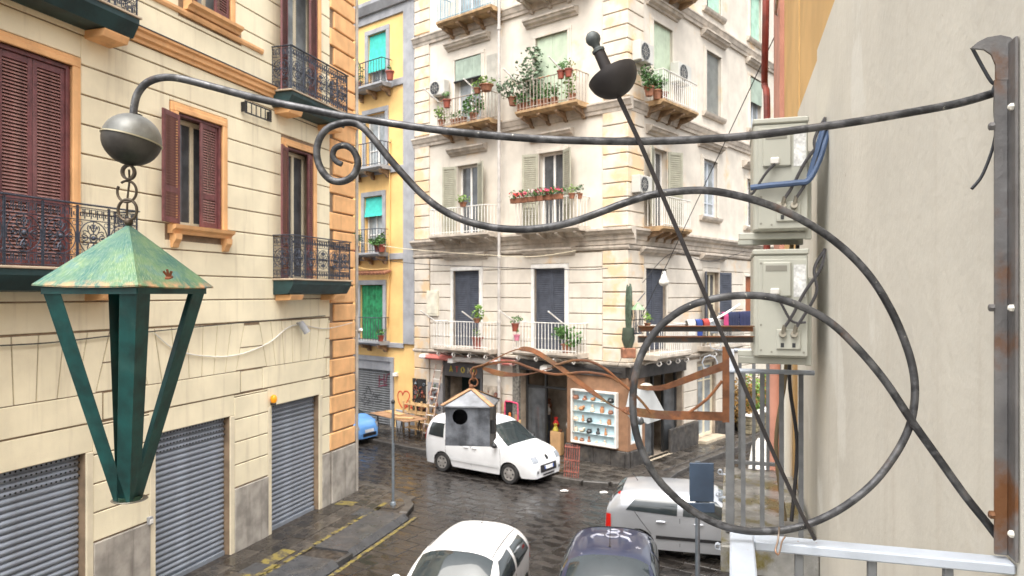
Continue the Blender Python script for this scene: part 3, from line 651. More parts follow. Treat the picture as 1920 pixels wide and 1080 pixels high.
# drainpipe
u = FM.u(948)
pp = fm.part('drainpipe', MB().tube([(u,-.36,ZM-.2),(u,-.36,.1)], .055, 10), mat('pipe_grey_paint', (.46,.43,.40), .6, streak=.3), smooth=True)
for z in (2.5, 4.6, 6.9, 8.9, 11.3, 13, 15): link('pipe_collar', MB().lathe([(.075,-.06),(.075,.06)], Matrix.Translation((u,-.36,z)), 10).mesh('pipe_collar', pp.data.materials[0]), pp)
# clothes-line arms on the balconies
for f, u0, u1, z, dep in ((fm,-8.0,-5.22,3.6,.75),(fm,-4.12,-1.42,3.66,.75),(fm,-7.8,-5.15,11.8,.75),(fm,-3.96,-1.4,11.8,.75)):
    for u in (u0+.1, u1-.55): f.part('clothesline_arm', MB().tube([(u,-dep+.05,z+.96),(u-.15,-dep-.55,z+1.36)], .024, 8), white_p, smooth=True)
# shop level
fm.part('shop_frame', MB().cbox(S1[0]-.1, S1[0], -.06, .3, 0, 3.0, .01).cbox(S1[1], S1[1]+.1, -.06, .3, 0, 3.0, .01).cbox(S1[0], S1[1], -.05, .2, 2.45, 2.98, .01), mat('grey_shop_metal', (.09,.085,.085), .6, streak=.3))
fm.part('shop_door', MB().cbox(S1[0]+.02, S1[1]-.02, .9, .95, 0, 2.42), mat('dark_teal_door', (.012,.03,.03), .4)).name
sg = mat('shop_sign_yellow', (.55,.45,.06), .6); sgr = mat('shop_sign_red', (.42,.06,.05), .6)
for k, (x, m_) in enumerate(((846, sg), (857, sgr), (868, sg), (880, mat('shop_sign_cream', (.5,.45,.35))), (891, sg))):
    uu = FM.u(x, .05); q = MB()
    if k == 0: q.tube([(uu-.07,-.06,2.62),(uu,-.06,2.84),(uu+.07,-.06,2.62)], .02, 5).tube([(uu-.05,-.06,2.69),(uu+.05,-.06,2.69)], .016, 5)
    elif k == 1: q.tube([(uu,-.06,2.62),(uu,-.06,2.82)], .02, 5).tube([(uu-.07,-.06,2.82),(uu+.07,-.06,2.82)], .02, 5)
    elif k in (2, 4): q.ring((uu,-.06,2.72), .075, .02, n=14, k=5, sz=1.3)
    else: q.tube([(uu-.06,-.06,2.62),(uu-.06,-.06,2.82),(uu+.06,-.06,2.62),(uu+.06,-.06,2.82)], .018, 5)
    fm.part('sign_letter', q, m_)
aw = fm.part('rolled_awning', MB().prism([(-.05,3.10),(-.35,3.06),(-.38,3.12),(-.30,3.22),(-.05,3.24)], FM.u(788,.3), FM.u(962,.3), 'x'), mat('red_awning_cloth', (.55,.16,.13), .8, var=.25, scale=.9, patch=(.66,.62,.58), patch_scale=.6, patch_lo=.5, patch_hi=.53))
for x in (848, 1022):
    q = thing('shop_lamp', 'small white wall lamp above the %s' % ('shop doorway with coloured letters' if x < 900 else 'dark open shopfront'), 'lamp', FM.w(FM.u(x,.35), -.02, 3.02), FM.a)
    MB().prism([(-.12,0),(-.45,-.02),(-.42,.12),(-.2,.17),(-.12,.14)], -.14, .14, 'x').build('hood', white_p, q); MB().tube([(0,0,.08),(0,-.15,.08)], .02, 6).build('arm', white_p, q)
fm.part('granite_pilaster', MB().cbox(-4.62, -4.31, -.09, .02, 0, 3.2, .01), mat('speckled_granite', (.17,.16,.14), .5, var=.4, scale=14, stain=(.3,.28,.24), stain_amt=.6))
fm.part('shop_fascia', MB().cbox(-4.31, -.0, -.12, .02, 2.93, 3.27, .01), mat('dark_fascia', (.05,.045,.042), .5, var=.3))
fn.part('shop_fascia', MB().cbox(.003, 3.85, -.123, .02, 2.88, 3.27, .01), MATS['dark_fascia'])
brown = mat('terracotta_panel', (.25,.135,.075), .75, var=.15, scale=3, streak=.4, stain=(.16,.09,.06))
fm.part('clad_panel', MB().cbox(-2.28, .055, -.055, .02, .62, 2.925, .01), brown); fn.part('clad_panel', MB().cbox(.003, 1.03, -.052, .003, .62, .815, .005).cbox(.003, .135, -.052, .02, .815, 2.875, .005).cbox(.87, 1.03, -.052, .02, .815, 2.875, .005).cbox(.136, .869, -.052, .02, 2.36, 2.875, .005), brown)
u = -2.32
while u < .1:
    w = random.uniform(.5, .75); e = min(u+w, .12); fm.part('base_stone', MB().cbox(u, e-.012, -.11, .02, 0, .61, .02), lava); u = e
    if e >= .12: break
fn.part('base_stone', MB().cbox(.10, 1.05, -.105, .02, 0, .61, .02), lava)
for a, b in ((2.75,3.84), (3.85,4.92), (6.5,7.4), (7.41,8.5), (8.51,9.8), (9.81,11)): fn.part('base_stone', MB().cbox(a, b, -.09, .02, 0, .93, .02), lava)
fm.part('shop_window', MB().cbox(-4.28, -4.2, .25, .35, 0, 2.9).cbox(-3.45, -3.37, .25, .35, 0, 2.9).cbox(-4.2, -2.32, .25, .35, 2.3, 2.38).cbox(-2.38, -2.31, .25, .35, 0, 2.3), mat('dark_bronze_frame', (.03,.03,.03), .4))
fm.part('pane', MB().box(-4.2, -3.45, .29, .30, .1, 2.3), glass)
fn.part('shop_window', MB().cbox(1.07, 1.15, .2, .3, .13, 2.88).cbox(2.0, 2.08, .2, .3, .13, 2.88).cbox(2.75, 2.83, .2, .3, .13, 2.88).cbox(3.65, 3.73, .2, .3, .13, 2.88).cbox(1.15, 3.65, .2, .3, 2.3, 2.38), MATS['dark_bronze_frame'])
for a, b in ((1.15,2.0), (2.83,3.65)): fn.part('pane', MB().box(a, b, .24, .25, .14, 2.3), glass)
fn.part('doorstep', MB().cbox(1.0, 2.85, -.35, .15, 0, .12, .015), mat('pale_stone', (.45,.38,.28), .8)); fn.part('doorstep', MB().cbox(4.85, 6.55, -.4, .15, 0, .24, .015), MATS['pale_stone'])
glazing(fn, *DR[:4], .12, frame_c, glass_l, 2, .11, bars=(1.0, 2.35,), name='shop_door')
glazing(fn, SW[0], SW[1], SW[2], SW[3], -.02, white_p, mat('light_blue_glass', (.42,.55,.60), .12, var=.2), 1, .06, name='display_window')
# ------------------------------------------------------------------ display case on the corner shop
ud0, ud1, zd0, zd1 = FM.u(1072,.15), FM.u(1157,.15), .70, 2.46
DC = thing('display_case', 'white framed display case of trinkets on the brown corner shop wall', 'display case', FM.w(ud0, -.06, zd0), FM.a)
w, h = ud1-ud0, zd1-zd0
MB().cbox(0,w,-.16,0,0,.06).cbox(0,w,-.16,0,h-.06,h).cbox(0,.06,-.158,0,.06,h-.06).cbox(w-.06,w,-.158,0,.06,h-.06).build('frame', white_p, DC)
MB().box(.05,w-.05,-.02,-.005,.05,h-.05).build('backboard', mat('pale_blue_board', (.50,.66,.72), .6, var=.08), DC)
for k in range(1, 5): MB().cbox(.06,w-.06,-.13,-.02,h*k/5-.01,h*k/5+.008,.003).build('shelf', mat('glass_shelf', (.55,.68,.70), .2), DC)
tr = [mat('trinket_terracotta', (.28,.13,.08)), mat('trinket_black', (.03,.03,.03), .4), mat('trinket_cream', (.6,.5,.38)), mat('trinket_orange', (.42,.2,.09))]
rd = random.Random(4); used = set()
for k in range(5):
    x = .16
    while x < w-.15:
        hh = rd.uniform(.12, .27); r = rd.uniform(.05, .10); kind = rd.randrange(3); mm = tr[rd.randrange(4)]
        while (k, kind, mm.name) in used: kind = rd.randrange(3); mm = tr[rd.randrange(4)]
        used.add((k, kind, mm.name))
        o = MB()
        if kind == 0: o.lathe([(r*.5,0),(r,.02),(r*.8,hh*.4),(r*.35,hh*.6),(r*.55,hh*.78),(r*.5,hh*.9),(.004,hh)], None, 10)
        elif kind == 1: o.lathe([(r,0),(r*1.2,hh*.4),(r*.7,hh*.75),(r*.9,hh*.8),(r*.8,hh*.8)], None, 10)
        else: o.sphere((0,0,r*.7), r, 10, 6, .7).sphere((r*.9,0,r*1.3), r*.5, 8, 5)
        q = o.build('figurine', mm, None, FM.w(ud0+x, -.06-.075, zd0+(h*k/5+.009 if k else .062)), (0,0,FM.a), smooth=True)
        tag(q, '%s %s on the %s of the white display case' % (('terracotta','black','cream','orange')[tr.index(mm)], ('statuette','vase','rounded ornament')[kind], ('floor','lowest shelf','second lowest shelf','second highest shelf','top shelf')[k]), 'figurine', 'ornaments in the display case')
        x += r*2+rd.uniform(.10, .26)
# ------------------------------------------------------------------ yellow building
YB = thing('apartment_building', 'narrow yellow building with grey trim and teal door blinds', 'building', FM.w(-13), FM.a)
fy = Fac(FM, YB)
class Sh:  # facade coordinates relative to the yellow building's base
    pass
def yu(x, off=0): return FM.u(x, off)+13
Y1 = (yu(690), yu(724), FM.z(706,165), FM.z(706,62)); Y2 = (yu(685), yu(722), FM.z(704,316), FM.z(704,212)); Y3 = (yu(683), yu(717), FM.z(700,475), FM.z(700,368)); Y4 = (yu(675), yu(718), FM.z(697,637), FM.z(697,534))
YG = (yu(664)-.3, yu(732), 0, FM.z(700,676)); Y0 = (yu(685), yu(722), Y1[2]+4.0, Y1[2]+6.2)
opsY = [Y1, Y2, Y3, Y4, YG]
fy.part('wall', wall_mb(-5, 3.24, 0, 20, opsY, y=.03, thick=8), ywall)
fy.part('pilaster', MB().cbox(yu(757), 3.235, -.05, .02, 3.55, 20, .01), ygrey)
for x, y, hh in ((700,20,.5), (700,160,.28), (700,318,.25), (700,477,.25), (700,640,.2)):
    z = FM.z(x, y); fy.part('string_course', MB().cbox(-5, 2.58 if hh < .5 else 3.235, -.045, .028, z-hh, z, .01), ygrey)
fy.part('cornice', MB().prism([(.03,17.4),(-.15,17.4),(-.3,17.7),(-.3,17.85),(.03,17.9)], -5, 3.3, 'x'), ygrey)
fy.part('plinth', MB().cbox(YG[1]+.35, 3.235, -.02, .03, 0, .85, .01), mat('grey_plinth_paint', (.33,.34,.36), .8))
for o in (Y1, Y2, Y3, Y4, YG): 
    mb = MB(); w = .20
    mb.cbox(o[0]-w, o[0], -.03, .04, o[2], o[3], .01).cbox(o[1], o[1]+w, -.03, .04, o[2], o[3], .01).cbox(o[0]-w, o[1]+w, -.032, .04, o[3], o[3]+w, .01); fy.part('surround', mb, ygrey)
for o in (Y1, Y2, Y3): glazing(fy, *o, .22, mat('white_door_frame', (.62,.62,.60)), glass_l, 2, .08, bars=(o[2]+.8,))
fy.part('door_blind', MB().grid([[(Y1[0]+.02+k*(Y1[1]-Y1[0]-.04)/6, .08-.10*(j/5)**2+.012*(k % 2), Y1[3]-.03-(Y1[3]-Y1[2])*.68*j/5) for k in range(7)] for j in range(6)]), teal)
fy.part('door_blind', MB().grid([[(Y3[0]+.02+k*(Y3[1]-Y3[0]-.04)/6, .08-.10*(j/5)**2+.012*(k % 2), Y3[3]-.03-(Y3[3]-Y3[2])*.34*j/5) for k in range(7)] for j in range(6)]), teal)
mb = MB(); n = 36; mb.grid([[(Y4[0]+.02+(Y4[1]-Y4[0]-.04)*k/n, .1+.035*math.sin(k*1.25)+.01*math.sin(k*3), z) for k in range(n+1)] for z in (Y4[2]+.03, Y4[3]-.02)]); fy.part('door_curtain', mb, dgreen, smooth=True)
for o, nb in ((Y1,12), (Y2,12), (Y3,12), (Y4,14)): balcony_M(fy, o[0]-.55, o[1]+.42, o[2], nb, iron, dep=.6, h=.95, sm=ygrey, corb=3)
mb = MB(); z = Y4[3]+.45
for k in range(14): mb.tube([(Y4[0]-.6+k*.2,-.02,z+.12),(Y4[0]-.6+k*.2,-.4,z)], .06, 6)
fy.part('tile_canopy', mb, terra)
d = fy.part('roller_door', MB().box(YG[0], YG[1], .18, .22, 0, YG[3]), mat('dark_roller_steel', (.16,.165,.17), .55, .2, var=.15, streak=.4))
fy.part('shutter_box', MB().cbox(YG[0], YG[1], .05, .18, YG[3]-.38, YG[3]-.003), ygrey)
n = 24; p = (YG[3]-.38)/n; me = MB().prism([(.18,0),(.14,.015),(.125,p*.5),(.14,p-.015),(.18,p)], YG[0]+.02, YG[1]-.02, 'x').mesh('slat', MATS['dark_roller_steel'])
for k in range(n): link('slat', me, d, (0,0,p*k))
gr = mat('graffiti_maroon', (.13,.02,.04), .6); grk = mat('graffiti_dark', (.05,.05,.055), .6); grr = mat('graffiti_red', (.60,.06,.03), .6)
P = lambda x, y: (yu(x), .118, FM.z(x, y))
fy.part('graffiti', MB().strap([P(707,704),P(707,722)], .06, .003, (1,0,0)).strap([P(707,713),P(716,711)], .05, .003, (0,0,1)).strap([P(716,702),P(716,721)], .06, .003, (1,0,0)).strap([P(719,719),P(722,703),P(727,701)], .05, .003, (1,0,0)).strap([P(705,725),P(722,722)], .05, .003, (0,0,1)), gr)
rd = random.Random(9); mb = MB()
for k in range(9):
    x = rd.uniform(670, 722); y = rd.uniform(730, 768); mb.strap(spline([P(x,y),P(x+rd.uniform(2,8),y-rd.uniform(-6,9)),P(x+rd.uniform(4,12),y+rd.uniform(-8,9)),P(x+rd.uniform(6,16),y+rd.uniform(-5,5))],3), .03, .003, (.5,0,.8))
fy.part('graffiti', mb, grk)
P = lambda x, y: (yu(x), .024, FM.z(x, y))
fy.part('graffiti_heart', MB().strap(spline([P(754,742),P(753,736),P(748,734),P(745,742),P(748,756),P(755,765),P(762,754),P(767,743),P(764,735),P(758,734),P(754,741)],4), .05, .003, (.6,0,.8)).strap(spline([P(760,764),P(766,755),P(772,765)],4), .06, .003, (0,0,1)).strap(spline([P(758,766),P(765,762),P(773,767)],3), .05, .003, (0,0,1)), grr)
fy.part('wall_lamp', MB().cbox(yu(743)-.1, yu(743)+.1, -.12, .03, FM.z(743,705), FM.z(743,699)), white_p)
fy.part('gas_pipe', MB().tube(spline([(yu(732),-.03,12),(yu(731),-.03,8.2),(yu(730),-.03,6),(yu(727),-.03,4.2)],3), .03, 6), ywall)
# ------------------------------------------------------------------ the building the bracket is fixed to (right)
RB = thing('apartment_building', 'off-white near building on the right with its yellow storey above', 'building', FR.w(0), FR.a)
fr_ = Fac(FR, RB)
rwall = mat('offwhite_render', (.69,.665,.59), .9, var=.06, scale=.8, streak=.28, stain=(.42,.36,.28), stain_amt=.10, bump=.35, bscale=14, patch=(.75,.735,.67), patch_scale=.9, speck=(.40,.35,.27), speck_scale=11, speck_lo=.735)
ZW = 7.5; UE = -8.04
fr_.part('wall', MB().box(UE, 9, .03, 8, 0, ZW), rwall)
# thicker render on the near half with a rounded far edge
arc = [(-6.02+.06*(1-math.cos(a)), .032-.03*math.sin(a)) for a in [R_(90)*k/6 for k in range(7)]]
fr_.part('render_coat', MB().prism(arc+[(9,.002),(9,.032)], .0, ZW, 'z'), rwall, smooth=True)
ry = mat('ochre_plaster', (.66,.42,.17), .85, var=.08, scale=1.2, streak=.3, stain=(.55,.28,.08), bump=.3)
fr_.part('upper_wall', MB().box(UE, 9, .05, 8, ZW+.002, 14), ry); fr_.part('side_wall', MB().box(-10.2, UE-.002, .04, 8, 0, 14), ry)
rp = mat('salmon_plaster', (.55,.27,.20), .85, var=.1, scale=2, streak=.3, bump=.3)
fr_.part('salmon_wall', MB().box(-11.6, -10.202, -.02, 8, 0, 14), rp); fr_.part('far_wall', MB().box(-12.3, -11.602, .02, 8, 0, 14), ry)
fr_.part('downpipe', MB().tube([(-9.95,-.09,.1),(-9.95,-.09,5.4)], .075, 10), rp, smooth=True)
fr_.part('downpipe', MB().tube([(-8.25,-.06,.1),(-8.25,-.06,5.0)], .06, 10), rwall, smooth=True)
red = mat('oxide_red_pipe', (.22,.045,.03), .6, var=.3, scale=5)
fr_.part('waste_pipe', MB().tube(spline([(-11.55,-.12,11.2),(-11.3,-.15,9.6),(-11.9,-.14,8.9),(-11.6,-.12,8.6),(-11.5,-.12,7.4),(-11.6,-.12,6.2)],4), .05, 8), red, smooth=True)
fr_.part('line_arm', MB().tube([(-10.6,0,9.45),(-10.6,-.05,9.5),(-8.6,-.12,9.1)], .02, 6), greyrail)
# near balcony (ours) with painted flat rail
railp = mat('grey_blue_rail_paint', (.42,.46,.52), .42, var=.08, scale=6, stain=(.30,.30,.29), stain_amt=.35, bump=.15, bscale=30, rvar=.12, speck=(.20,.09,.04), speck_scale=18, speck_lo=.74)
nb = fr_.part('balcony', MB().cbox(-1.9, 3.2, -.72, 0-.001, 3.55, 3.74, .01), rwall)
ZR = 4.965
link('handrail', MB().cbox(-1.85, -1.79, -.585, -.001, ZR-.028, ZR-.002, .004).mesh('handrail', railp), nb)
link('handrail', MB().cbox(-1.853, 3.2, -.645, -.585, ZR-.027, ZR, .004).mesh('handrail', railp), nb)
gp = mat('grey_baluster_paint', (.16,.165,.17), .5, var=.12, scale=8, bump=.1)
me = MB().cbox(-.0105, .0105, -.0105, .0105, 3.741, ZR-.0285, .002).mesh('baluster', gp)
for y in (-.475, -.305, -.137): link('baluster', me, nb, (-1.815, y, 0))
for k in range(10): link('baluster', me, nb, (-1.82+.36*k, -.615, 0))
# neighbour's balcony: mossy slab, railings, curled hooks
moss = mat('wet_mossy_cement', (.24,.235,.22), .28, var=.3, scale=3, patch=(.12,.10,.035), patch_scale=2.2, patch_lo=.5, patch_hi=.6, stain=(.05,.045,.03), stain_amt=.6, rvar=.2, bump=.4, bscale=10)
qb = fr_.part('balcony', MB().cbox(-8.45, -5.75, -.72, -.003, 3.42, 3.63, .01), moss)
def bars(u0, y0, u1, y1, n, m, z0=3.64, z1=4.95, r=.011):
    for k in range(n): 
        a = (k+.5)/n; link('baluster', MB().box(-r, r, -r, r, z0, z1).mesh('baluster', m), qb, (u0+(u1-u0)*a, y0+(y1-y0)*a, 0))
for u, n in ((-6.1, 4), (-8.38, 4)): bars(u, -.62, u, -.03, n, gp, r=.018)
bars(-6.25, -.65, -8.3, -.65, 13, gp, r=.012)
link('corner_post', MB().cbox(-6.13, -6.06, -.685, -.615, 3.64, 4.95, .004).mesh('corner_post', gp), qb)
link('handrail', MB().cbox(-8.42, -6.05, -.69, -.61, 4.952, 4.975, .004).mesh('handrail', railp), qb)
for u in (-6.1, -8.38):
    link('handrail', MB().tube([(u,-.61,4.963),(u,-.003,4.963)], .02, 8).mesh('handrail', railp, True), qb)
    sc = [(u, -.69-.07*t-.0, 4.963) for t in (0, .5, 1, 1.5)]+[(u, -.81+.062*math.sin(a), 4.963+.062-.062*math.cos(a)) for a in [-R_(45)*k for k in range(1, 8)]]
    link('scroll_end', MB().strap(sc, .05, .008, (1,0,0)).mesh('scroll_end', railp), qb)
link('bottom_rail', MB().cbox(-8.4, -8.36, -.61, -.01, 3.69, 3.73, .004).mesh('bottom_rail', gp), qb)
for u, z in ((-7.6,3.75), (-6.6,3.78), (-6.3,3.42)):
    sc = [(u, -.69, z), (u, -.74, z)]+[(u, -.75+.022*math.sin(a), z+.022-.022*math.cos(a)) for a in [-R_(45)*k for k in range(0, 8)]]
    link('scroll_hook', MB().strap(sc, .05, .006, (1,0,0)).mesh('scroll_hook', railp), qb)
# ------------------------------------------------------------------ two air conditioners on the near wall
acb = mat('beige_grey_enamel', (.43,.43,.37), .45, var=.05, scale=3, streak=.15, stain=(.34,.30,.22))
acl = mat('ac_sticker', (.66,.66,.64), .5, var=.2, scale=30)
cop = mat('dark_pipe_lagging', (.045,.042,.045), .6); bluel = mat('blue_pipe_lagging', (.06,.10,.19), .6, var=.2)
for i, (z0, z1, lab) in enumerate(((6.04, 6.83, 'upper grey air conditioner on the off-white wall with a blue lagged pipe'), (5.15, 5.91, 'lower grey air conditioner on the off-white wall above the neighbouring balcony'))):
    y0, y1, u = -.49, -.13, -5.25; h = z1-z0
    t = thing('air_conditioner', lab, 'air conditioner', FR.w(u, y0, z0), FR.a)
    D = y1-y0
    MB().cbox(-.86, 0, 0, D, 0, h-.04, .012).build('casing', acb, t); MB().cbox(-.87, .008, -.006, D+.006, h-.039, h, .008).build('lid', acb, t)
    MB().cbox(.002, .012, .03, D-.004, .012, h-.07, .006).build('end_panel', acb, t)
    cv = MB().cbox(.013, .035, .06, .25, h*.56, h-.09, .012).build('terminal_cover', acb, t)
    MB().cbox(.0355, .038, .08, .22, h-.155, h-.115, .001).build('grip_recess', mat('ac_recess', (.27,.26,.22)), cv)
    MB().cbox(.036, .06, .11, .17, h*.58, h*.64, .008).build('cable_clamp', white_p, cv)
    MB().cbox(.013, .0145, .265, .345, h*.56, h-.11, .0005).build('sticker', acl, t)
    MB().cbox(.013, .03, .15, .31, .06, .20, .006).build('valve_plate', acb, t)
    for a in (.19, .265):
        MB().tube([(.02,a,.16),(.06,a,.17)], .024, 8).tube([(.05,a,.17),(.055,a+.015,.23)], .014, 6).build('valve', mat('valve_brass', (.22,.20,.16), .4, .6), t)
        MB().box(.0305, .032, a-.011, a+.011, .075, .105).build('screw_hole', acd, t)
    mb = MB()
    for a, b in ((.05,h-.10),(.05,h*.3),(.05,.05),(D-.03,.04),(.12,.04)): mb.lathe([(.008,0),(.008,.003)], Matrix.Translation((.0125,a,b)) @ Matrix.Rotation(R_(90),4,'Y'), 8)
    mb.build('screws', MATS['ac_recess'], t)
    for uu in (-.1, -.72):
        b = MB().cbox(uu-.02, uu+.02, -.10, -y0-.1, -.055, -.005, .006).cbox(uu-.022, uu+.022, -y0-.145, -y0-.1, -.06, .56, .006).build('bracket', acb, t)
        for a in (.06, D-.06): MB().lathe([(.03,0),(.03,.015),(.015,.016),(.015,.03)], Matrix.Translation((uu,a,-.0045)), 8).build('rubber_foot', acw, b)
    if i == 0:
        MB().tube(spline([(.05,.0-.02,.30),(.06,.1,.31),(.06,.28,.32),(.05,.36,.34),(.03,.43,.48),(.0,.47,.62),(-.1,.49,.7)],6), .021, 8).build('lagged_pipe', bluel, t, smooth=True)
        for a, b, c in ((.40,.44,.5), (.42,.46,.55)):
            MB().tube(spline([(.04,.36,.36),(.03,a,c),(0,b,c+.15),(-.1,.48,.75)],5), .016, 6).build('lagged_pipe', bluel, t, smooth=True)
    k = 0
    MB().tube(spline([(.05,.14,h*.58),(.06,.08 if i == 0 else .18,h*.5),(.06,.0 if i == 0 else .25,h*.34),(.05,-.02 if i == 0 else .34,h*.33)],5), .009, 6).build('cable', cop, t, smooth=True)
    for a, e in ((.205,.44), (.28,.40)):
        MB().tube(spline([(.058,a,.22),(.05,a+.05,.30),(.04,a+.13,.46),(.0,e,.62),(-.1,.48,h)],5), .011, 6).build('cable', cop, t, smooth=True)
tp = lambda u, y, z: FR.w(u, y, z)
for k, (y, r, dz, m_) in enumerate(((-.05,.016,0,cop), (-.10,.018,.2,mat('brown_hose', (.20,.15,.08), .6)))):
    cable('wall_pipe', ['black lagged pipe running down the wall behind the air conditioners', 'tan drain hose winding down beside the neighbouring balcony', 'thick dark pipe bundle on the wall by the air conditioners'][k],
          [tp(-6.2+.1*k,y-.05,6.6-dz), tp(-6.3,y-.08,5.6), tp(-6.4-.15*k,y-.12+.03*k,4.9), tp(-6.5,y-.05-.12*(k == 1),4.3), tp(-6.45,y-.10,3.66)], r, m_, 'pipe')

# ------------------------------------------------------------------ wrought-iron bracket with the sword
pa = at(1880, 0, 1.80); pb = at(250, 0, 2.0); FB = Frame(pb.x, pb.y, pa.x-pb.x, pa.y-pb.y)
def bp(x, y, off=0): return FB.w(FB.u(x, off), -off, FB.z(x, y, off))
wi = mat('worn_wrought_iron', (.055,.055,.058), .55, .55, var=.25, scale=12, patch=(.12,.06,.035), patch_scale=7, patch_lo=.60, patch_hi=.70, stain=(.20,.20,.20), stain_amt=.85, col2=(.115,.115,.12), speck=(.30,.29,.26), speck_scale=60, speck_lo=.70, bump=.3, bscale=60, rvar=.15, bdist=.004)
PXM = 1.9/FPX
base = bp(1880, 700); BR = thing('wrought_iron_bracket', 'scrolled wrought iron sign bracket with a sword across it', 'bracket', base)
rel = lambda pts: [p-base for p in pts]
arm = [(1884,168),(1800,193),(1700,212),(1600,229),(1500,243),(1400,255),(1300,262),(1200,265),(1100,264),(1000,260),(900,252),(800,241),(700,226),(640,217),(560,201),(480,184),(400,163),(350,150),(318,145),(292,148),(272,158),(258,176),(252,197),(250,216)]
MB().tube(rel(spline([bp(*q) for q in arm], 5)), 7.3*PXM, 12).build('arm', wi, BR, smooth=True)
scr = [(641,308),(630,302),(624,290),(630,277),(647,273),(663,283),(671,305),(663,328),(643,340),(620,337),(602,317),(594,290),(598,263),(613,242),(637,232),(660,230),(680,239),(700,260),(720,285),(747,317),(777,350),(800,372),(830,394),(870,413),(920,426),(970,430),(1020,427),(1070,417),(1120,400),(1170,381),(1220,366),(1270,359),(1320,357),(1370,364),(1430,380),(1490,405),(1550,441),(1600,483),(1640,530),(1675,590),(1700,650),(1713,700),(1715,750),(1705,800),(1680,850),(1640,903),(1590,945),(1540,973),(1490,990),(1440,996),(1390,994),(1340,980),(1290,952),(1245,912),(1215,870),(1195,820),(1187,770),(1190,710),(1205,660),(1235,615),(1280,580),(1330,562),(1390,554),(1450,558),(1510,578),(1560,607),(1610,655),(1660,715),(1710,790),(1760,860),(1810,930),(1850,980),(1888,1030)]
m = len(scr); pts = []
for i, q in enumerate(scr): pts.append(bp(*q, .006*math.sin(i/m*6)+(.018 if i > 52 else 0)))
P = rel(spline(pts, 6)); n = len(P)
MB().tube(P, [PXM*(5.2+1.8*min(1, i/40)) for i in range(n)], 12).build('scroll', wi, BR, smooth=True)
# sword
sd_m = mat('sword_dark_iron', (.045,.040,.040), .6, .4, var=.15, scale=8, bump=.1)
pom = mat('grey_green_patina', (.11,.125,.125), .6, .3, var=.2, scale=20)
tp0, tp1 = bp(1112, 73, .03), bp(1165, 190, .03); ax = (tp1-tp0).normalized()
def axm(p, d): return Matrix.Translation(p-base) @ d.to_track_quat('Z', 'Y').to_matrix().to_4x4()
MB().lathe([(.0005,-.0195),(.010,-.017),(.017,-.009),(.0195,0),(.017,.009),(.011,.0165),(.0095,.024),(.012,.028),(.0165,.030),(.0165,.036),(.014,.038)], axm(tp0, ax), 18).build('pommel', pom, BR, smooth=True)
MB().lathe([(.0145,.036),(.0148,.06),(.0155,.085),(.0165,.125)], axm(tp0, ax), 14).build('grip', sd_m, BR, smooth=True)
cax = (ax*math.cos(R_(9))-Vector((0,1,0))*math.sin(R_(9))).normalized(); cc = bp(1147, 140, .03)
pr = [(.064*math.sin(a), .060*(1-math.cos(a))) for a in [R_(90)*k/10 for k in range(11)]]
pr = [(max(r, .0006), .060-z) for r, z in pr]; pr = pr[::-1]
MB().lathe(pr+[(r*.94, z*.93) for r, z in pr[::-1]], axm(cc, cax), 28, False).build('guard', sd_m, BR, smooth=True)
bl = [bp(x, y, o) for x, y, o in ((1160,182,.03),(1200,268,.028),(1250,385,.024),(1300,502,.022),(1350,618,.02),(1400,735,.02),(1450,850,.018),(1500,958,.016),(1528,1012,.012))]
MB().tube(rel(bl), [.0062-.0012*k/8 for k in range(9)], 6).build('blade', sd_m, BR)
# ball at the arm's end
bc = bp(247, 262); tin = mat('weathered_zinc', (.25,.255,.24), .5, .4, var=.35, scale=7, streak=.8, stain=(.06,.055,.04), bump=.2, bscale=25)
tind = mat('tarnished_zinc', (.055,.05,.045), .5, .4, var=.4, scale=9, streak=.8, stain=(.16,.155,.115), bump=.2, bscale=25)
tilt = Matrix.Rotation(R_(11), 4, 'Y') @ Matrix.Rotation(R_(-6), 4, 'X'); r = 52*2.0/FPX
hm = [(max(.0005, r*math.sin(a)), r*.93*math.cos(a)) for a in [R_(90)*k/9 for k in range(10)]][::-1]
M4 = Matrix.Translation(bc-base) @ tilt
MB().lathe(hm+[(.011, r*.96)], M4, 28).build('ball', tin, BR, smooth=True)
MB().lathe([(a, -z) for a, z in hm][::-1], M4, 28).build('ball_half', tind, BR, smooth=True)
MB().lathe([(r*.98,-.0022),(r*1.045,-.0018),(r*1.045,.0018),(r*.98,.0022)], M4, 32).build('ball_seam', mat('seam_brass', (.42,.38,.27), .4, .5), BR, smooth=True)
# post: angle iron with a curled top, bolts
rp_ = mat('rusty_grey_steel', (.17,.165,.165), .55, .35, var=.15, scale=6, patch=(.17,.075,.03), patch_scale=4, patch_lo=.52, patch_hi=.68, streak=.5, stain=(.22,.09,.03), bump=.3, bscale=30, rvar=.15)
PO = Fac(FR, BR, FR.a); rb = FR.w(0)-base
def fpart(name, mb, m_, smooth=False): return mb.build(name, m_, BR, rb, (0,0,FR.a), smooth=smooth)
up = -1.80
za, zb = CAMH+(CY-1038)/FPX*1.76, CAMH+(CY-150)/FPX*1.76
fpart('post', MB().cbox(up-.028, up-.021, -.036, -.0085, za, zb, .001).cbox(up-.028, up+.026, -.008, -.001, za, zb+.085, .001), rp_)
def pq(x, y):
    k = (x-CX)/FPX; yy = (k*1.7484-1.1938)/(.958+.287*k); return (yy, CAMH+(CY-y)/FPX*(1.7484-.287*yy))
fpart('post_horn', MB().prism([pq(*q) for q in ((1866,150.5),(1866,122),(1858,103),(1845,94),(1819,91),(1832,80),(1850,71),(1875,67),(1893,71),(1903,80),(1905,150.5))], up-.028, up-.020, 'x'), rp_)
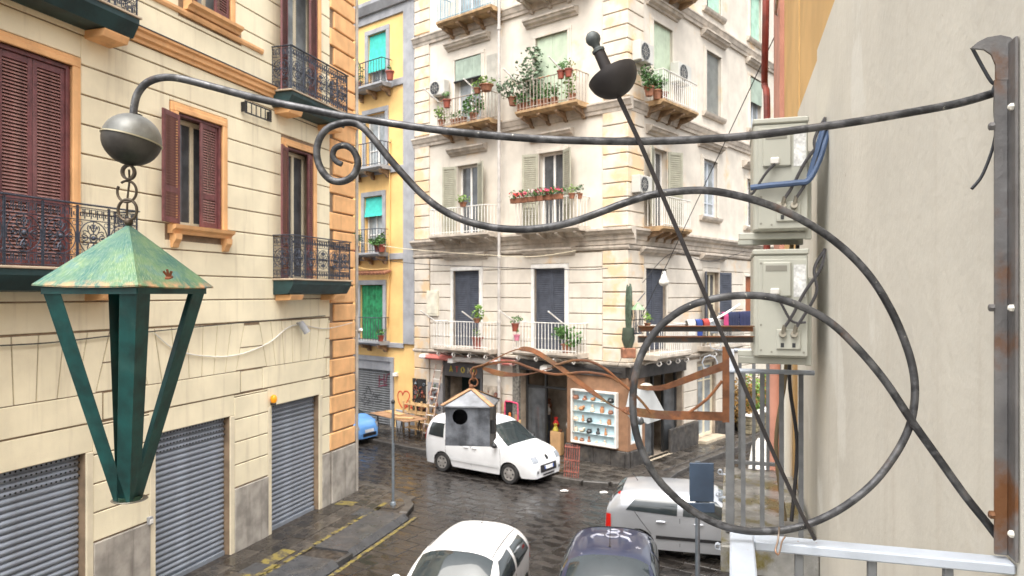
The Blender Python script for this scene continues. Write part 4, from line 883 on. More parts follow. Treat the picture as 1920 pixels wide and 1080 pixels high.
for y, z in ((-.036,CAMH+(CY-577)/FPX*1.76), (-.036,CAMH+(CY-965)/FPX*1.76), (-.036,CAMH+(CY-237)/FPX*1.76)):
    fpart('bolt', MB().lathe([(.010,0),(.010,.009),(.006,.012)], Matrix.Translation((up-.0245,y,z)) @ Matrix.Rotation(R_(90),4,'X'), 6), rp_)
for z in (CAMH+(CY-205)/FPX*1.74, CAMH+(CY-577)/FPX*1.74, CAMH+(CY-995)/FPX*1.74):
    fpart('bolt', MB().lathe([(.009,0),(.009,.006),(.004,.011)], Matrix.Translation((up+.012,-.008,z)) @ Matrix.Rotation(R_(90),4,'X'), 6), rwall)
# black tie and wire
tie = mat('black_rubber_cord', (.02,.022,.027), .5)
cable('rubber_cord', 'black rubber cord knotted round the bracket arm at the post', [bp(1823,90,.02), bp(1838,118,.025), bp(1858,152,.03), bp(1870,160,.03), bp(1876,176,.02), bp(1868,182,.035), bp(1862,170,.04), bp(1868,158,.03), bp(1866,185,.035), bp(1866,215,.03), bp(1868,240,.03), bp(1862,275,.03), bp(1850,310,.03), bp(1838,335,.03), bp(1822,354,.03)], .0042, tie, 'cord')
cable('tie_wire', 'twisted rusty wire tying the iron scroll to the grey rail', [bp(1461,988,.014), bp(1460,1003,.016), bp(1458,1016,.03), bp(1454,1032,.05), bp(1459,1040,.055), bp(1463,1030,.05), bp(1466,1016,.045), bp(1472,1006,.04)], .0024, mat('rusty_wire', (.22,.17,.13), .5, .5, patch=(.25,.10,.04)), 'wire')
# ------------------------------------------------------------------ chain and green lantern
lm = bp(240, 330); ch = mat('bronze_brown_iron', (.085,.065,.045), .5, .5, var=.3, scale=20)
px = 2.0/FPX
CHN = thing('lantern_chain', 'short brown chain of rings hanging under the zinc ball', 'chain', bp(240, 310))
cb = bp(240, 310); Rz = FB.a
def ringt(x, y, rx, rz_, t, yaw, m_=ch, nm='link'):
    c = bp(x, y)-cb; o = MB().ring((0,0,0), 1, t, n=24, k=8, sx=rx*px, sz=rz_*px).build(nm, m_, CHN, c, (0,0,Rz+yaw), smooth=True); return o
o = MB(); pts = []
for k in range(25): a = 2*math.pi*k/24; pts.append((11*px*math.cos(a), 0, 13*px*math.sin(a)))
MB().strap(pts, .016, .005, (0,1,0)).build('eye', ch, CHN, bp(241, 323)-cb, (0,0,Rz+.15), smooth=True)
a0 = R_(150)
hk = [(19*px*math.cos(a0+a), 0, 20*px*math.sin(a0+a)) for a in [R_(335)*k/24 for k in range(25)]]
MB().tube(hk, .0036, 8).build('hook_ring', ch, CHN, bp(238, 359)-cb, (0,0,Rz), smooth=True)
ringt(239, 394, 18, 20, .0042, .05)
MB().tube(rel([bp(242,318),bp(242,338),bp(239,372),bp(238,405)]) and [p-cb for p in [bp(242,318),bp(243,338),bp(239,372),bp(238,405)]], .0028, 6).build('wire', ch, CHN, smooth=True)
LA = thing('hanging_lantern', 'green open-sided lantern with a brushed verdigris pyramid roof', 'lantern', bp(243, 945), FB.a)
lb = bp(243, 945); z_ = lambda y: (945-y)*px
verd = bpy.data.materials.new('brushed_verdigris'); verd.use_nodes = True
def verd_nodes(mt):
    t = mt.node_tree; N = t.nodes; Lk = t.links; b = N['Principled BSDF']; tc = N.new('ShaderNodeTexCoord')
    # brush strokes run down the slope: polar angle about the lantern axis, stretched along the height
    sp = N.new('ShaderNodeSeparateXYZ'); Lk.new(tc.outputs['Object'], sp.inputs[0])
    at2 = N.new('ShaderNodeMath'); at2.operation = 'ARCTAN2'; Lk.new(sp.outputs[1], at2.inputs[0]); Lk.new(sp.outputs[0], at2.inputs[1])
    cb_ = N.new('ShaderNodeCombineXYZ'); m1 = N.new('ShaderNodeMath'); m1.operation = 'MULTIPLY'; m1.inputs[1].default_value = 22; Lk.new(at2.outputs[0], m1.inputs[0]); Lk.new(m1.outputs[0], cb_.inputs[0])
    m2 = N.new('ShaderNodeMath'); m2.operation = 'MULTIPLY'; m2.inputs[1].default_value = 16; Lk.new(sp.outputs[2], m2.inputs[0]); Lk.new(m2.outputs[0], cb_.inputs[2])
    def nz(vec, sc, det=6, r=.6):
        n = N.new('ShaderNodeTexNoise'); n.inputs['Scale'].default_value = sc; n.inputs['Detail'].default_value = det; n.inputs['Roughness'].default_value = r; Lk.new(vec, n.inputs[0]); return n.outputs[0]
    def rp2(s, lo, hi, c=1.):
        q = N.new('ShaderNodeMapRange'); q.inputs[1].default_value = lo; q.inputs[2].default_value = hi; q.inputs[4].default_value = c; Lk.new(s, q.inputs[0]); return q.outputs[0]
    def mx(f, A, B):
        x = N.new('ShaderNodeMix'); x.data_type = 'RGBA'; Lk.new(f, x.inputs[0])
        for k, q in ((6, A), (7, B)):
            if isinstance(q, tuple): x.inputs[k].default_value = (*q, 1)
            else: Lk.new(q, x.inputs[k])
        return x.outputs[2]
    O = tc.outputs['Object']
    c = mx(rp2(nz(O, 8), .42, .58), (.012,.10,.085), (.10,.19,.085)); c = mx(rp2(nz(O, 14), .55, .68, .7), c, (.03,.13,.19))
    c = mx(rp2(nz(cb_.outputs[0], 3), .50, .60, .6), c, (.15,.26,.14)); c = mx(rp2(nz(cb_.outputs[0], 5), .54, .64, .6), c, (.38,.43,.33)); c = mx(rp2(nz(cb_.outputs[0], 1.5), .58, .7, .5), c, (.33,.35,.13))
    ed = N.new('ShaderNodeMapRange'); ed.inputs[1].default_value = .0; ed.inputs[2].default_value = .016; ed.inputs[3].default_value = 1; ed.inputs[4].default_value = 0; Lk.new(sp.outputs[2], ed.inputs[0])
    en = N.new('ShaderNodeMath'); en.operation = 'MULTIPLY'; Lk.new(ed.outputs[0], en.inputs[0]); Lk.new(rp2(nz(O, 30), .42, .6), en.inputs[1])
    c = mx(en.outputs[0], c, (.50,.27,.13)); Lk.new(c, b.inputs['Base Color']); b.inputs['Roughness'].default_value = .55
    bpn = N.new('ShaderNodeBump'); bpn.inputs['Strength'].default_value = .4; bpn.inputs['Distance'].default_value = .002; Lk.new(nz(cb_.outputs[0], 3), bpn.inputs['Height']); Lk.new(bpn.outputs[0], b.inputs['Normal'])
verd_nodes(verd)
lg = mat('dark_teal_paint', (.004,.05,.046), .45, var=.3, scale=14, stain=(.05,.10,.085), stain_amt=.4, bump=.25, bscale=60, bdist=.002)
lgi = lg
zt = z_(536); za_ = z_(420); hd = 152*px; cxl = -3*px; rot = R_(38.5)
def corner(k, d, z): a = rot+R_(-90)+k*R_(90); return Vector((cxl+d*math.cos(a), d*math.sin(a), z))
# roof: four folded sheet faces, slightly uneven eaves
apx = Vector((cxl*.6, 0, za_)); rf = MB(); cs = [corner(k, hd*(1.0 if k % 2 else .99), zt+(-.002 if k == 1 else .003 if k == 3 else 0)) for k in range(4)]
roof_base = Vector((0,0,zt))
for inner in (0, 1):
    for k in range(4):
        a, b = cs[k], cs[(k+1) % 4]; rows_ = []
        for i in range(13):
            f = i/12; row = []
            for j in range(13):
                g = j/12; p = apx.lerp(a.lerp(b, g), f); p = p+Vector((0,0,-.004*math.sin(math.pi*g)*f-.003*inner)); row.append(p-roof_base)
            rows_.append(row)
        rf.grid(rows_)
RO = rf.build('roof', verd, LA, roof_base)
tag(RO, 'brushed verdigris pyramid roof')
MB().sphere((apx.x,0,za_+.006), .0115, 12, 8).build('finial', ch, LA, smooth=True)
rpn = mat('bright_rust', (.20,.06,.02), .8, var=.4, scale=30)
q = bp(317, 521, .085)-lb; q = Matrix.Rotation(-FB.a, 3, 'Z') @ q
mb = MB().lathe([(.011,0),(.010,.003),(.003,.004)], Matrix.Translation(q) @ Matrix.Rotation(R_(25),4,'X'), 10)
for a in (-38, -3, 40): mb.strap([q, q+Vector((math.sin(R_(a))*.018,-.008,math.cos(R_(a))*.022))], .006, .002, (1,0,.2))
mb.build('rusty_prongs', rpn, LA)
# frame: top rails, four tapering angle-iron legs, bottom cup and ring
zb_ = z_(938); ztop = zt-.004; d1 = hd*.90; d0 = hd*.155
mb = MB()
for k in range(4):
    a, b = corner(k, d1, ztop-.010), corner(k+1, d1, ztop-.010); mb.strap([a, b], .016, .004, (0,0,1))
mb.build('top_rail', lg, LA)
for k in range(4):
    t_, b_ = corner(k, d1, ztop-.003), corner(k, d0, zb_); mb = MB()
    for s in (-1, 1):
        dt = (corner(k+s, d1, ztop)-corner(k, d1, ztop)).normalized(); W = .050; n_ = Vector((t_.x-cxl, t_.y, 0)).normalized()*(-.003)
        mb.add([t_, t_+dt*W, b_+dt*W*.8, b_, t_+n_, t_+dt*W+n_, b_+dt*W*.8+n_, b_+n_], [(0,1,2,3),(7,6,5,4),(0,4,5,1),(1,5,6,2),(2,6,7,3),(3,7,4,0)])
    mb.build('leg', lg, LA)
MB().lathe([(d0*.5,zb_-.004),(d0*1.05,zb_-.002),(d0*1.1,zb_+.012),(d0*.8,zb_+.012)], Matrix.Translation((cxl,0,0)), 4).build('bottom_cup', mat('mossy_teal', (.02,.06,.035), .6, var=.4, scale=30), LA)
MB().lathe([(30*px,zb_+.001),(32*px,zb_+.003),(30*px,zb_+.005),(22*px,zb_+.003)], Matrix.Translation((cxl+3*px,0,.0)), 28, False).build('drip_ring', mat('dull_steel_ring', (.18,.17,.14), .35, .7), LA, smooth=True)
# ------------------------------------------------------------------ rusty bracket with the box lantern at the next balcony
rust = mat('orange_rust', (.18,.068,.026), .8, var=.35, scale=8, patch=(.13,.055,.03), patch_scale=6, patch_lo=.5, patch_hi=.6, stain=(.16,.14,.06), stain_amt=.5, bump=.4, bscale=60)
YR = 4.9; FQ = Frame(*at(1365, 0, 4.9).xy, -1, .06); FQ = Frame(at(1365,0,4.9).x, 4.9, 1, -.06)
def rq(x, y, off=0): return FQ.w(FQ.u(x, off), -off, FQ.z(x, y, off))
RBK = thing('rusty_bracket', 'rust-orange bracket of twisted flat bars beside the neighbouring balcony', 'bracket', rq(1361, 790)); r0 = rq(1361, 790)
q_ = lambda L_: [rq(*a)-r0 for a in L_]
Zv = Vector((0,0,1)); Yv = Vector((0,1,0))
MB().strap(q_([(1361,792),(1361,650)]), .045, .008, (1,0,0)).build('upright', rust, RBK)
P = spline(q_([(1358,686),(1310,703),(1270,718),(1240,727),(1205,727),(1188,722)]), 4); n = len(P)
MB().strap(P, [.055-.035*i/n for i in range(n)], .006, [Zv.lerp(Yv, max(0,(i/n-.6)*1.5)) for i in range(n)]).build('flat_bar', rust, RBK)
P = spline(q_([(1362,781),(1300,779),(1240,778),(1190,772),(1160,766),(1138,754),(1094,723),(1041,683),(1005,660),(982,654),(960,658),(930,672),(905,684),(886,689)]), 4); n = len(P)
def tw(i):
    f = i/n; a = 0 if f < .22 else min(1, (f-.22)/.08) if f < .36 else max(.25, 1-(f-.36)/.1) if f < .68 else min(1, .25+(f-.68)/.05)
    return Zv.lerp(Yv, a)
MB().strap(P, [.058 if i/n < .3 else .034 for i in range(n)], .006, [tw(i) for i in range(n)]).build('flat_bar', rust, RBK)
MB().tube(spline(q_([(1293,773),(1327,747),(1354,714)]), 3), .010, 6).build('brace', rust, RBK)
MB().tube(spline(q_([(888,690),(925,681),(962,679),(1000,692),(1041,702),(1094,698),(1138,704),(1160,716)]), 4), .009, 6).build('rod', rust, RBK, smooth=True)
MB().tube(spline(q_([(1041,685),(1075,676),(1107,678),(1135,692),(1164,717),(1183,733),(1205,755),(1219,773)]), 4), .009, 6).build('rod', rust, RBK, smooth=True)
P = spline(q_([(905,690),(940,701),(985,702),(1020,694),(1047,685)]), 4); MB().strap(P, [.006+.035*max(0, 1-abs(i/len(P)-.2)*3) for i in range(len(P))], .006, Zv).build('flat_bar', rust, RBK)
Ff = mat('dark_steel_channel', (.10,.095,.09), .6, .3, var=.2, scale=6, patch=(.26,.11,.05), patch_scale=3)
SF = thing('steel_channel_frame', 'dark rust-topped steel channels projecting over the rusty bracket', 'frame', rq(1405, 645)); s0 = rq(1405, 645)
for y, hh in ((617, .035), (637, .04)):
    a, b = rq(1196, y, -.3)-s0, rq(1411, y, -.3)-s0; MB().strap([a, b], hh, .03, Zv).build('channel', Ff, SF)
    MB().strap([a+Vector((0,-.02,hh/2+.004)), b+Vector((0,-.02,hh/2+.004))], .07, .006, Yv).build('flange', rust, SF)
BC = thing('lantern_chain', 'rusty oval-link chain holding the grey box lantern', 'chain', rq(888, 690)); c0 = rq(888, 690); k_ = 4.9/FPX
for i, (y, rr, yaw) in enumerate(((697,7,.3), (706,7.5,1.3), (717,8,.1))):
    MB().ring((0,0,0), 1, .0065, n=18, k=6, sx=rr*k_*(.8 if i < 2 else 1), sz=rr*k_).build('link', rust, BC, rq(888, y)-c0, (0,0,yaw), smooth=True)
BX = thing('box_lantern', 'grey zinc box lantern with a round hole, hung in front of the white van', 'lantern', rq(884, 828), R_(-7)); b0 = rq(884, 828)
zn = mat('streaked_zinc', (.10,.108,.125), .55, .35, var=.4, scale=9, streak=1.0, stain=(.30,.32,.35), stain_amt=.6, bump=.3)
w = 84*k_; h = 76*k_; t_ = .006
# front sheet with a real round hole
mb = MB(); hc = (-.5*w+28*k_, h-22*k_); hr = 14.5*k_; N_ = 32
sq = []
for i in range(N_):
    a = 2*math.pi*i/N_; dx, dz = math.cos(a), math.sin(a); tmax = min((w/2-hc[0])/dx if dx > 1e-6 else 9, (-w/2-hc[0])/dx if dx < -1e-6 else 9, (h-hc[1])/dz if dz > 1e-6 else 9, (0-hc[1])/dz if dz < -1e-6 else 9); sq.append((hc[0]+dx*tmax, hc[1]+dz*tmax))
for i in range(N_):
    j = (i+1) % N_; a, b = 2*math.pi*i/N_, 2*math.pi*j/N_
    p = [(hc[0]+hr*math.cos(a), hc[1]+hr*math.sin(a)), (hc[0]+hr*math.cos(b), hc[1]+hr*math.sin(b))]
    mb.add([(sq[i][0],-w/2,sq[i][1]),(sq[j][0],-w/2,sq[j][1]),(p[1][0],-w/2,p[1][1]),(p[0][0],-w/2,p[0][1]),(p[1][0],-w/2+t_,p[1][1]),(p[0][0],-w/2+t_,p[0][1])], [(0,1,2,3),(3,2,4,5)])
for cx_, cz_ in ((-w/2,0),(w/2,0),(-w/2,h),(w/2,h)):
    near = sorted(range(N_), key=lambda i: (sq[i][0]-cx_)**2+(sq[i][1]-cz_)**2)[:2]; mb.add([(cx_,-w/2,cz_)]+[(sq[i][0],-w/2,sq[i][1]) for i in near], [(0,1,2)])
mb.build('front_sheet', zn, BX)
MB().box(-w/2,-w/2+t_,-w/2+t_,w/2,0,h).box(w/2-t_,w/2,-w/2+.0005,w/2,0,h).box(-w/2,w/2,w/2-t_,w/2,0,h).box(-w/2+t_,w/2-t_,-w/2+t_,w/2-t_,0,t_).build('side_sheets', zn, BX)
MB().cbox(w/2-.003, w/2+.03, -.12, -.09, h*.30, h*.62, .002).build('side_flap', black, BX)
e = w*.57; rz0 = h-.004; ap = h+26*k_; ro = MB(); cs = [(-e,-e),(e,-e),(e,e),(-e,e)]
for i in range(4):
    a, b = cs[i], cs[(i+1) % 4]; ro.add([(a[0],a[1],rz0),(b[0],b[1],rz0),(0,0,ap)], [(0,1,2)])
ro.box(-e, e, -e, e, rz0-.008, rz0-.001).build('roof', mat('zinc_roof', (.24,.25,.27), .5, .3, var=.3, scale=7, patch=(.5,.32,.17), patch_scale=3.5, patch_lo=.55, patch_hi=.65), BX)
for i in range(4): a = Vector((*cs[i], rz0+.003)); MB().strap([a, Vector((0,0,ap+.002))], .035, .004, Vector((-a.y, a.x, 0))).build('roof_hip', mat('hip_rust_tan', (.42,.24,.13), .7, var=.35, scale=8), BX)
MB().sphere((0,0,ap+.012), .018, 10, 6).build('finial', rust, BX, smooth=True)
# ------------------------------------------------------------------ ground, road, pavements
basalt = mat('wet_basalt', (.026,.023,.021), .26, var=.3, scale=3, stain=(.055,.043,.032), stain_amt=.5, bump=.3, bscale=9, rvar=.16, objrand=.22, speck=(.10,.09,.075), speck_scale=14, speck_lo=.70, bdist=.02)
mortar = mat('wet_joint_grit', (.04,.033,.027), .5, var=.4, scale=8, rvar=.2)
tag(MB().box(-200, 200, -150, 300, -.4, -.05).build('ground', mortar), kind='structure')
ROAD = tag(MB().box(-14, 16, -6, 46, -.045, -.012).build('road', mortar), kind='structure')
def inpoly(p, poly):
    c = False; n = len(poly)
    for i in range(n):
        a, b = poly[i], poly[(i+1) % n]
        if (a[1] > p[1]) != (b[1] > p[1]) and p[0] < (b[0]-a[0])*(p[1]-a[1])/(b[1]-a[1])+a[0]: c = not c
    return c
xy = lambda fr, L_: [tuple(fr.w(u, -o).xy) for u, o in L_]
kerbL = [(-19,2.3),(-4,2.3),(-1.3,2.3),(-.6,2.15),(.0,1.75),(.5,1.15),(.85,.45),(1.0,-.4),(1.0,-8)]
polyL = xy(FL, [(-19,-.1)]+kerbL+[(-.3,-8),(-.3,-.1)])
kerbM = xy(FM, [(-17,2.1),(-9,2.1),(-3,2.15),(-1.2,2.2),(-.2,2.1),(.5,1.8)])+xy(FN, [(-.6,1.5),(.4,1.3),(2,1.2),(6,1.25),(17,1.3)])
polyM = kerbM+xy(FN, [(17,-.1),(.1,-.1)])+xy(FM, [(-.1,-.1),(-17,-.1)])
def pix(p): return CX+FPX*p[0]/p[1], CY+FPX*CAMH/p[1]
rd = random.Random(3)
e1 = Vector((.83,-.557)); e2 = Vector((.557,.83))
slabs = []
for i in range(-40, 60):
    off = rd.uniform(0, .8); rowh = .44
    x = -20+off
    while x < 22:
        ln = rd.uniform(.5, .95); c = e1*(x+ln/2)+e2*(i*rowh+10)
        if 9 < c.y < 36 and not inpoly(c, polyL) and not inpoly(c, polyM):
            X, Y = pix(c)
            if -100 < X < 1560 and Y < 1180: slabs.append((c, ln, rowh))
        x += ln
FRW = [s_ for s_ in slabs]
FRW.sort(key=lambda s_: -((1.0 if 640 < pix(s_[0])[0] < 1330 and pix(s_[0])[1] < 1085 else 0)*100+1/s_[0].y))
ang = math.atan2(e1.y, e1.x); big = MB()
def slab_mb(ln, w, tilt):
    g = .006; c = .012; a, b = ln/2-g, w/2-g; z = [rd.uniform(-.006,.006) for _ in range(4)]
    top = [(-a+c,-b+c,z[0]),(a-c,-b+c,z[1]),(a-c,b-c,z[2]),(-a+c,b-c,z[3])]; low = [(-a,-b,-.010),(a,-b,-.010),(a,b,-.010),(-a,b,-.010)]; bot = [(p[0],p[1],-.05) for p in low]
    return top+low+bot, [(0,1,2,3)]+[(4+k,4+(k+1) % 4,(k+1) % 4,k) for k in range(4)]+[(8+k,8+(k+1) % 4,4+(k+1) % 4,4+k) for k in range(4)]
MESHES = {}
for k, (c, ln, w) in enumerate(FRW):
    key = round(ln*25); 
    if k < 300:
        kk = (key, k % 3)
        if kk not in MESHES:
            v, f = slab_mb(key/25, w, 0); mb = MB(); mb.add(v, f); MESHES[kk] = mb.mesh('paving_slab', basalt)
        link('paving_slab', MESHES[kk], ROAD, (c.x, c.y, rd.uniform(-.003,.003)), (rd.uniform(-.008,.008), rd.uniform(-.008,.008), ang))
    else:
        v, f = slab_mb(ln, w, 0); ca, sa = math.cos(ang), math.sin(ang); dz = rd.uniform(-.004,.004)
        big.add([(c.x+p[0]*ca-p[1]*sa, c.y+p[0]*sa+p[1]*ca, p[2]+dz) for p in v], f)
o = big.build('paving_slab_field', basalt, ROAD); o['kind'] = 'stuff'
def pavement(name, poly, z=.105):
    mb = MB(); n = len(poly); mb.add([(p[0],p[1],z) for p in poly]+[(p[0],p[1],-.05) for p in poly], [tuple(range(n))[::-1]]+[(i,(i+1) % n,n+(i+1) % n,n+i) for i in range(n)])
    me = mb.mesh(name, mortar); 
    return tag(link(name, me), kind='structure')
PAL = pavement('pavement', polyL); PAM = pavement('pavement', polyM)
pslab = mat('wet_lava_flag', (.05,.043,.036), .32, var=.3, scale=4, stain=(.10,.083,.06), stain_amt=.45, bump=.25, bscale=12, rvar=.18, objrand=.3, bdist=.015)
kerbs = mat('lava_kerb', (.06,.054,.048), .45, var=.3, scale=5, stain=(.03,.028,.025), stain_amt=.5, bump=.5, bscale=15, objrand=.2)
def kerb(pav, line, w=.22):
    for a, b in zip(line, line[1:]):
        a, b = Vector(a), Vector(b); L_ = (b-a).length; d = (b-a)/L_; n = max(1, round(L_/.9))
        for k in range(n):
            p = a+d*L_*(k+.5)/n; 
            if not (3 < p.y < 40): continue
            link('kerb_stone', MB().cbox(-L_/n/2+.006, L_/n/2-.006, 0, w, -.05, .135, .018).mesh('kerb_stone', kerbs), pav, (p.x, p.y, 0), (0,0,math.atan2(d.y,d.x)))
lineL = xy(FL, kerbL); lineL = [tuple(p) for p in lineL]
kerb(PAL, lineL[2:], .22) ; kerb(PAM, kerbM[::-1])
def flags(pav, fr, u0, u1, o0, o1, roww, lmin, lmax, poly, m_=pslab):
    o_ = o0
    while o_ < o1-.05:
        u = u0+rd.uniform(0,.5); ww = min(roww, o1-o_)
        while u < u1:
            l_ = rd.uniform(lmin, lmax); c = fr.w(u+l_/2, -(o_+ww/2))
            if 6 < c.y < 40 and -400 < pix(c)[0] < 1600 and inpoly(c.xy, poly): link('paving_slab', MB().cbox(-l_/2+.008, l_/2-.008, -ww/2+.008, ww/2-.008, .06, .128+rd.uniform(-.004,.004), .012).mesh('paving_slab', m_), pav, (c.x, c.y, 0), (rd.uniform(-.004,.004), rd.uniform(-.004,.004), fr.a))
            u += l_
        o_ += ww
flags(PAL, FL, -13, -1.0, .1, 1.42, .44, .55, 1.1, polyL); flags(PAL, FL, -1.2, .95, .1, 1.9, .45, .4, .7, polyL); flags(PAL, FL, .1, .95, -6, .05, .5, .3, .5, polyL)
flags(PAM, FM, -16, .2, .12, 1.9, .45, .6, 1.0, polyM); flags(PAM, FN, .3, 16, .12, 1.1, .45, .6, 1.0, polyM)
# ramp plates with painted yellow edges
ramp = mat('dark_ramp_steel', (.05,.051,.054), .38, var=.15, scale=5, rvar=.12, stain=(.15,.13,.1), stain_amt=.3)
for a, b in ((-12.5,-10.2), (-9.6,-7.2), (-7.15,-4.75), (-4.2,-1.45)):
    mb = MB().prism([(-1.48,.13),(-1.48,.148),(-2.28,.142),(-2.42,.02),(-2.42,.0),(-2.0,.0)], a, b, 'x'); link('ramp_plate', mb.mesh('ramp_plate', ramp), PAL, FL.w(0), (0,0,FL.a))
    link('ramp_wedge', MB().prism([(a,-1.6),(a-.5,-1.65),(a-.55,-2.38),(a,-2.42)], .0, .1, 'z').mesh('ramp_wedge', ramp), PAL, FL.w(0), (0,0,FL.a))
yp = mat('worn_yellow_paint', (.26,.205,.05), .6, var=.3, scale=6, patch=(.06,.05,.035), patch_scale=6, patch_lo=.44, patch_hi=.56)
u = -13
while u < -1.2:
    l_ = rd.uniform(.18,.42); link('painted_dash', MB().box(u, u+l_, -1.46, -1.36+rd.uniform(-.03,.03), .131, .135).mesh('painted_dash', yp), PAL, FL.w(0,0,.001), (0,0,FL.a)); u += l_+rd.uniform(.03,.14)
link('painted_line', MB().box(-14, -1.2, -2.56, -2.46, .002, .010).mesh('painted_line', yp), PAL, FL.w(0), (0,0,FL.a))
for u, o_, w_, l_ in ((-1.25,.2,.5,.35), (-5.3,.9,.35,.8), (-6.2,1.0,.4,.9), (-1.6,1.35,.12,.9)): link('painted_patch', MB().box(u, u+l_, -o_-w_, -o_, .131, .136).mesh('painted_patch', yp), PAL, FL.w(0), (0,0,FL.a))
for u, o_ in ((-1.9,1.05), (-5.9,.85)): link('manhole_cover', MB().cbox(u, u+.55, -o_-.4, -o_, .12, .141, .01).mesh('manhole_cover', ramp), PAL, FL.w(0), (0,0,FL.a))
# ------------------------------------------------------------------ cars
def lerpf(P):
    xs = [p[0] for p in P]; ys = [p[1] for p in P]; n = len(P)
    d = [(ys[i+1]-ys[i])/(xs[i+1]-xs[i]) for i in range(n-1)]; mt = [d[0]]+[0 if d[i-1]*d[i] <= 0 else 2*d[i-1]*d[i]/(d[i-1]+d[i]) for i in range(1, n-1)]+[d[-1]]
    def f(x):
        if x <= xs[0]: return ys[0]
        if x >= xs[-1]: return ys[-1]
        i = max(k for k in range(n) if xs[k] <= x); i = min(i, n-2); h = xs[i+1]-xs[i]; t = (x-xs[i])/h
        return (2*t**3-3*t*t+1)*ys[i]+(t**3-2*t*t+t)*h*mt[i]+(-2*t**3+3*t*t)*ys[i+1]+(t**3-t*t)*h*mt[i+1]
    return f
carglass = mat('car_glass', (.03,.038,.04), .03, var=.1, spec=.9); rubber = mat('tyre_rubber', (.022,.021,.021), .8, var=.2); rimm = mat('silver_hubcap', (.42,.40,.38), .35, .5, var=.15, stain=(.22,.14,.09), stain_amt=.5, scale=8)
lampg = mat('headlamp_glass', (.26,.28,.31), .08, var=.15, scale=20, spec=.9); redl = mat('tail_lamp_red', (.55,.015,.01), .15, var=.1); trimb = mat('black_car_trim', (.02,.02,.022), .5); amber = mat('amber_lens', (.7,.25,.02), .2)
plate = mat('licence_plate_white', (.68,.69,.70), .4); plateb = mat('licence_plate_blue', (.03,.10,.42), .4); chrome = mat('badge_chrome', (.55,.56,.57), .15, .9)
class Car:
    def __init__(s, name, label, loc, heading, top, belt, half, xr, xf, wr, paint, zb=.22, n=3.4, m=2.3, group='cars parked round the junction', vans=0):
        s.t = thing(name, label, 'car', loc, heading); s.top = lerpf(top); s.belt = lerpf(belt); s.half = lerpf(half); s.n = n; s.m = m; s.xr, s.xf, s.wr, s.zb = xr, xf, wr, zb
        s.x0, s.x1 = top[0][0], top[-1][0]; s.paint = paint; s.body()
    def zbot(s, x):
        z = s.zb
        for c in (s.xr, s.xf):
            R = s.wr*1.17; d = abs(x-c)
            if d < R: z = max(z, s.wr+math.sqrt(R*R-d*d)-.01)
        return z
    def sy(s, x, z):
        """half width at height z"""
        w, b, t = s.half(x), s.belt(x), s.top(x)
        if z <= b:
            f = max(0, (z-s.zb)/max(.05, b-s.zb)); return w*(.93+.07*math.sin(min(1, f*1.25)*math.pi/2))
        f = min(1, (z-b)/max(.02, t-b)); return w*max(0, 1-f**s.m)**(1/s.n)
    def sz(s, x, y):
        w, b, t = s.half(x), s.belt(x), s.top(x); return b+(t-b)*max(0, 1-min(1, abs(y)/w)**s.n)**(1/s.m)
    def body(s):
        xs = set(s.x0+(s.x1-s.x0)*k/70 for k in range(71))
        for c in (s.xr, s.xf):
            R = s.wr*1.17; xs |= {c+R*math.cos(math.pi*k/14) for k in range(15)}
        for q in (.006, .02, .05): xs |= {s.x0+q, s.x1-q}
        xs = sorted(q for q in xs if s.x0 <= q <= s.x1); rows_ = []
        for x in xs:
            zb = min(s.zbot(x), s.belt(x)-.02); b, t = s.belt(x), s.top(x); half = []
            for k in range(7): z = zb+(b-zb)*k/7; half.append((x, s.sy(x, z), z))
            for k in range(17):
                a = math.pi/2*k/16; fz = math.sin(a)**(2/s.m); fy = math.cos(a)**(2/s.n) if k < 16 else 0
                half.append((x, s.half(x)*fy, b+(t-b)*fz))
            rows_.append([(p[0], p[1], p[2]) for p in half]+[(p[0], -p[1], p[2]) for p in half[-2::-1]])
        mb = MB().grid(rows_); k = len(rows_[0])
        for r in (rows_[0], rows_[-1]): mb.add(r, [tuple(range(k))])
        mb.build('body', s.paint, s.t, smooth=True, sharp=50)
        MB().box(s.x0+.45, s.x1-.45, -s.half(0)*.84, s.half(0)*.84, s.zb-.02, s.zb+.35).build('underbody', trimb, s.t)
    def off(s, x, z, sgn, e=.006): return (x, sgn*(s.sy(x, z)+e), z)
    def side_patch(s, name, q, m_, e=.008, sides=(-1,1), k=8, parent=None):
        """q: four (x,z) corners, bottom rear, bottom front, top front, top rear"""
        for sg in sides:
            R_w = []
            for j in range(k+1):
                f = j/k; a = Vector(q[0]).lerp(Vector(q[3]), f); b = Vector(q[1]).lerp(Vector(q[2]), f); R_w.append([s.off(*a.lerp(b, i/k), sg, e) for i in range(k+1)])
            MB().grid(R_w).build(name, m_, parent or s.t, smooth=True)
    def top_patch(s, name, x0, x1, y0, y1, m_, e=.008, k=10):
        """between stations x0 and x1, half widths y0,y1 as a share of the body's"""
        R_w = []
        for i in range(k+1):
            f = i/k; x = x0+(x1-x0)*f; w = s.half(x)*(y0+(y1-y0)*f); row = []
            for j in range(k+1): y = w*(2*j/k-1); row.append((x+math.copysign(e, x1-x0) if False else x, y, s.sz(x, y)+e))
            R_w.append(row)
        return MB().grid(R_w).build(name, m_, s.t, smooth=True)
    def seam(s, pts, sides=(-1,1), r=.006, name='door_seam', m_=None):
        for sg in sides: MB().tube([s.off(x, z, sg, .001) for x, z in pts], r, 5).build(name, m_ or trimb, s.t)
    def handle(s, x, z, m_=None):
        for sg in (-1, 1): MB().tube([s.off(x-.09, z, sg, .012), s.off(x, z+.008, sg, .03), s.off(x+.09, z, sg, .012)], .016, 6).build('door_handle', m_ or s.paint, s.t, smooth=True)
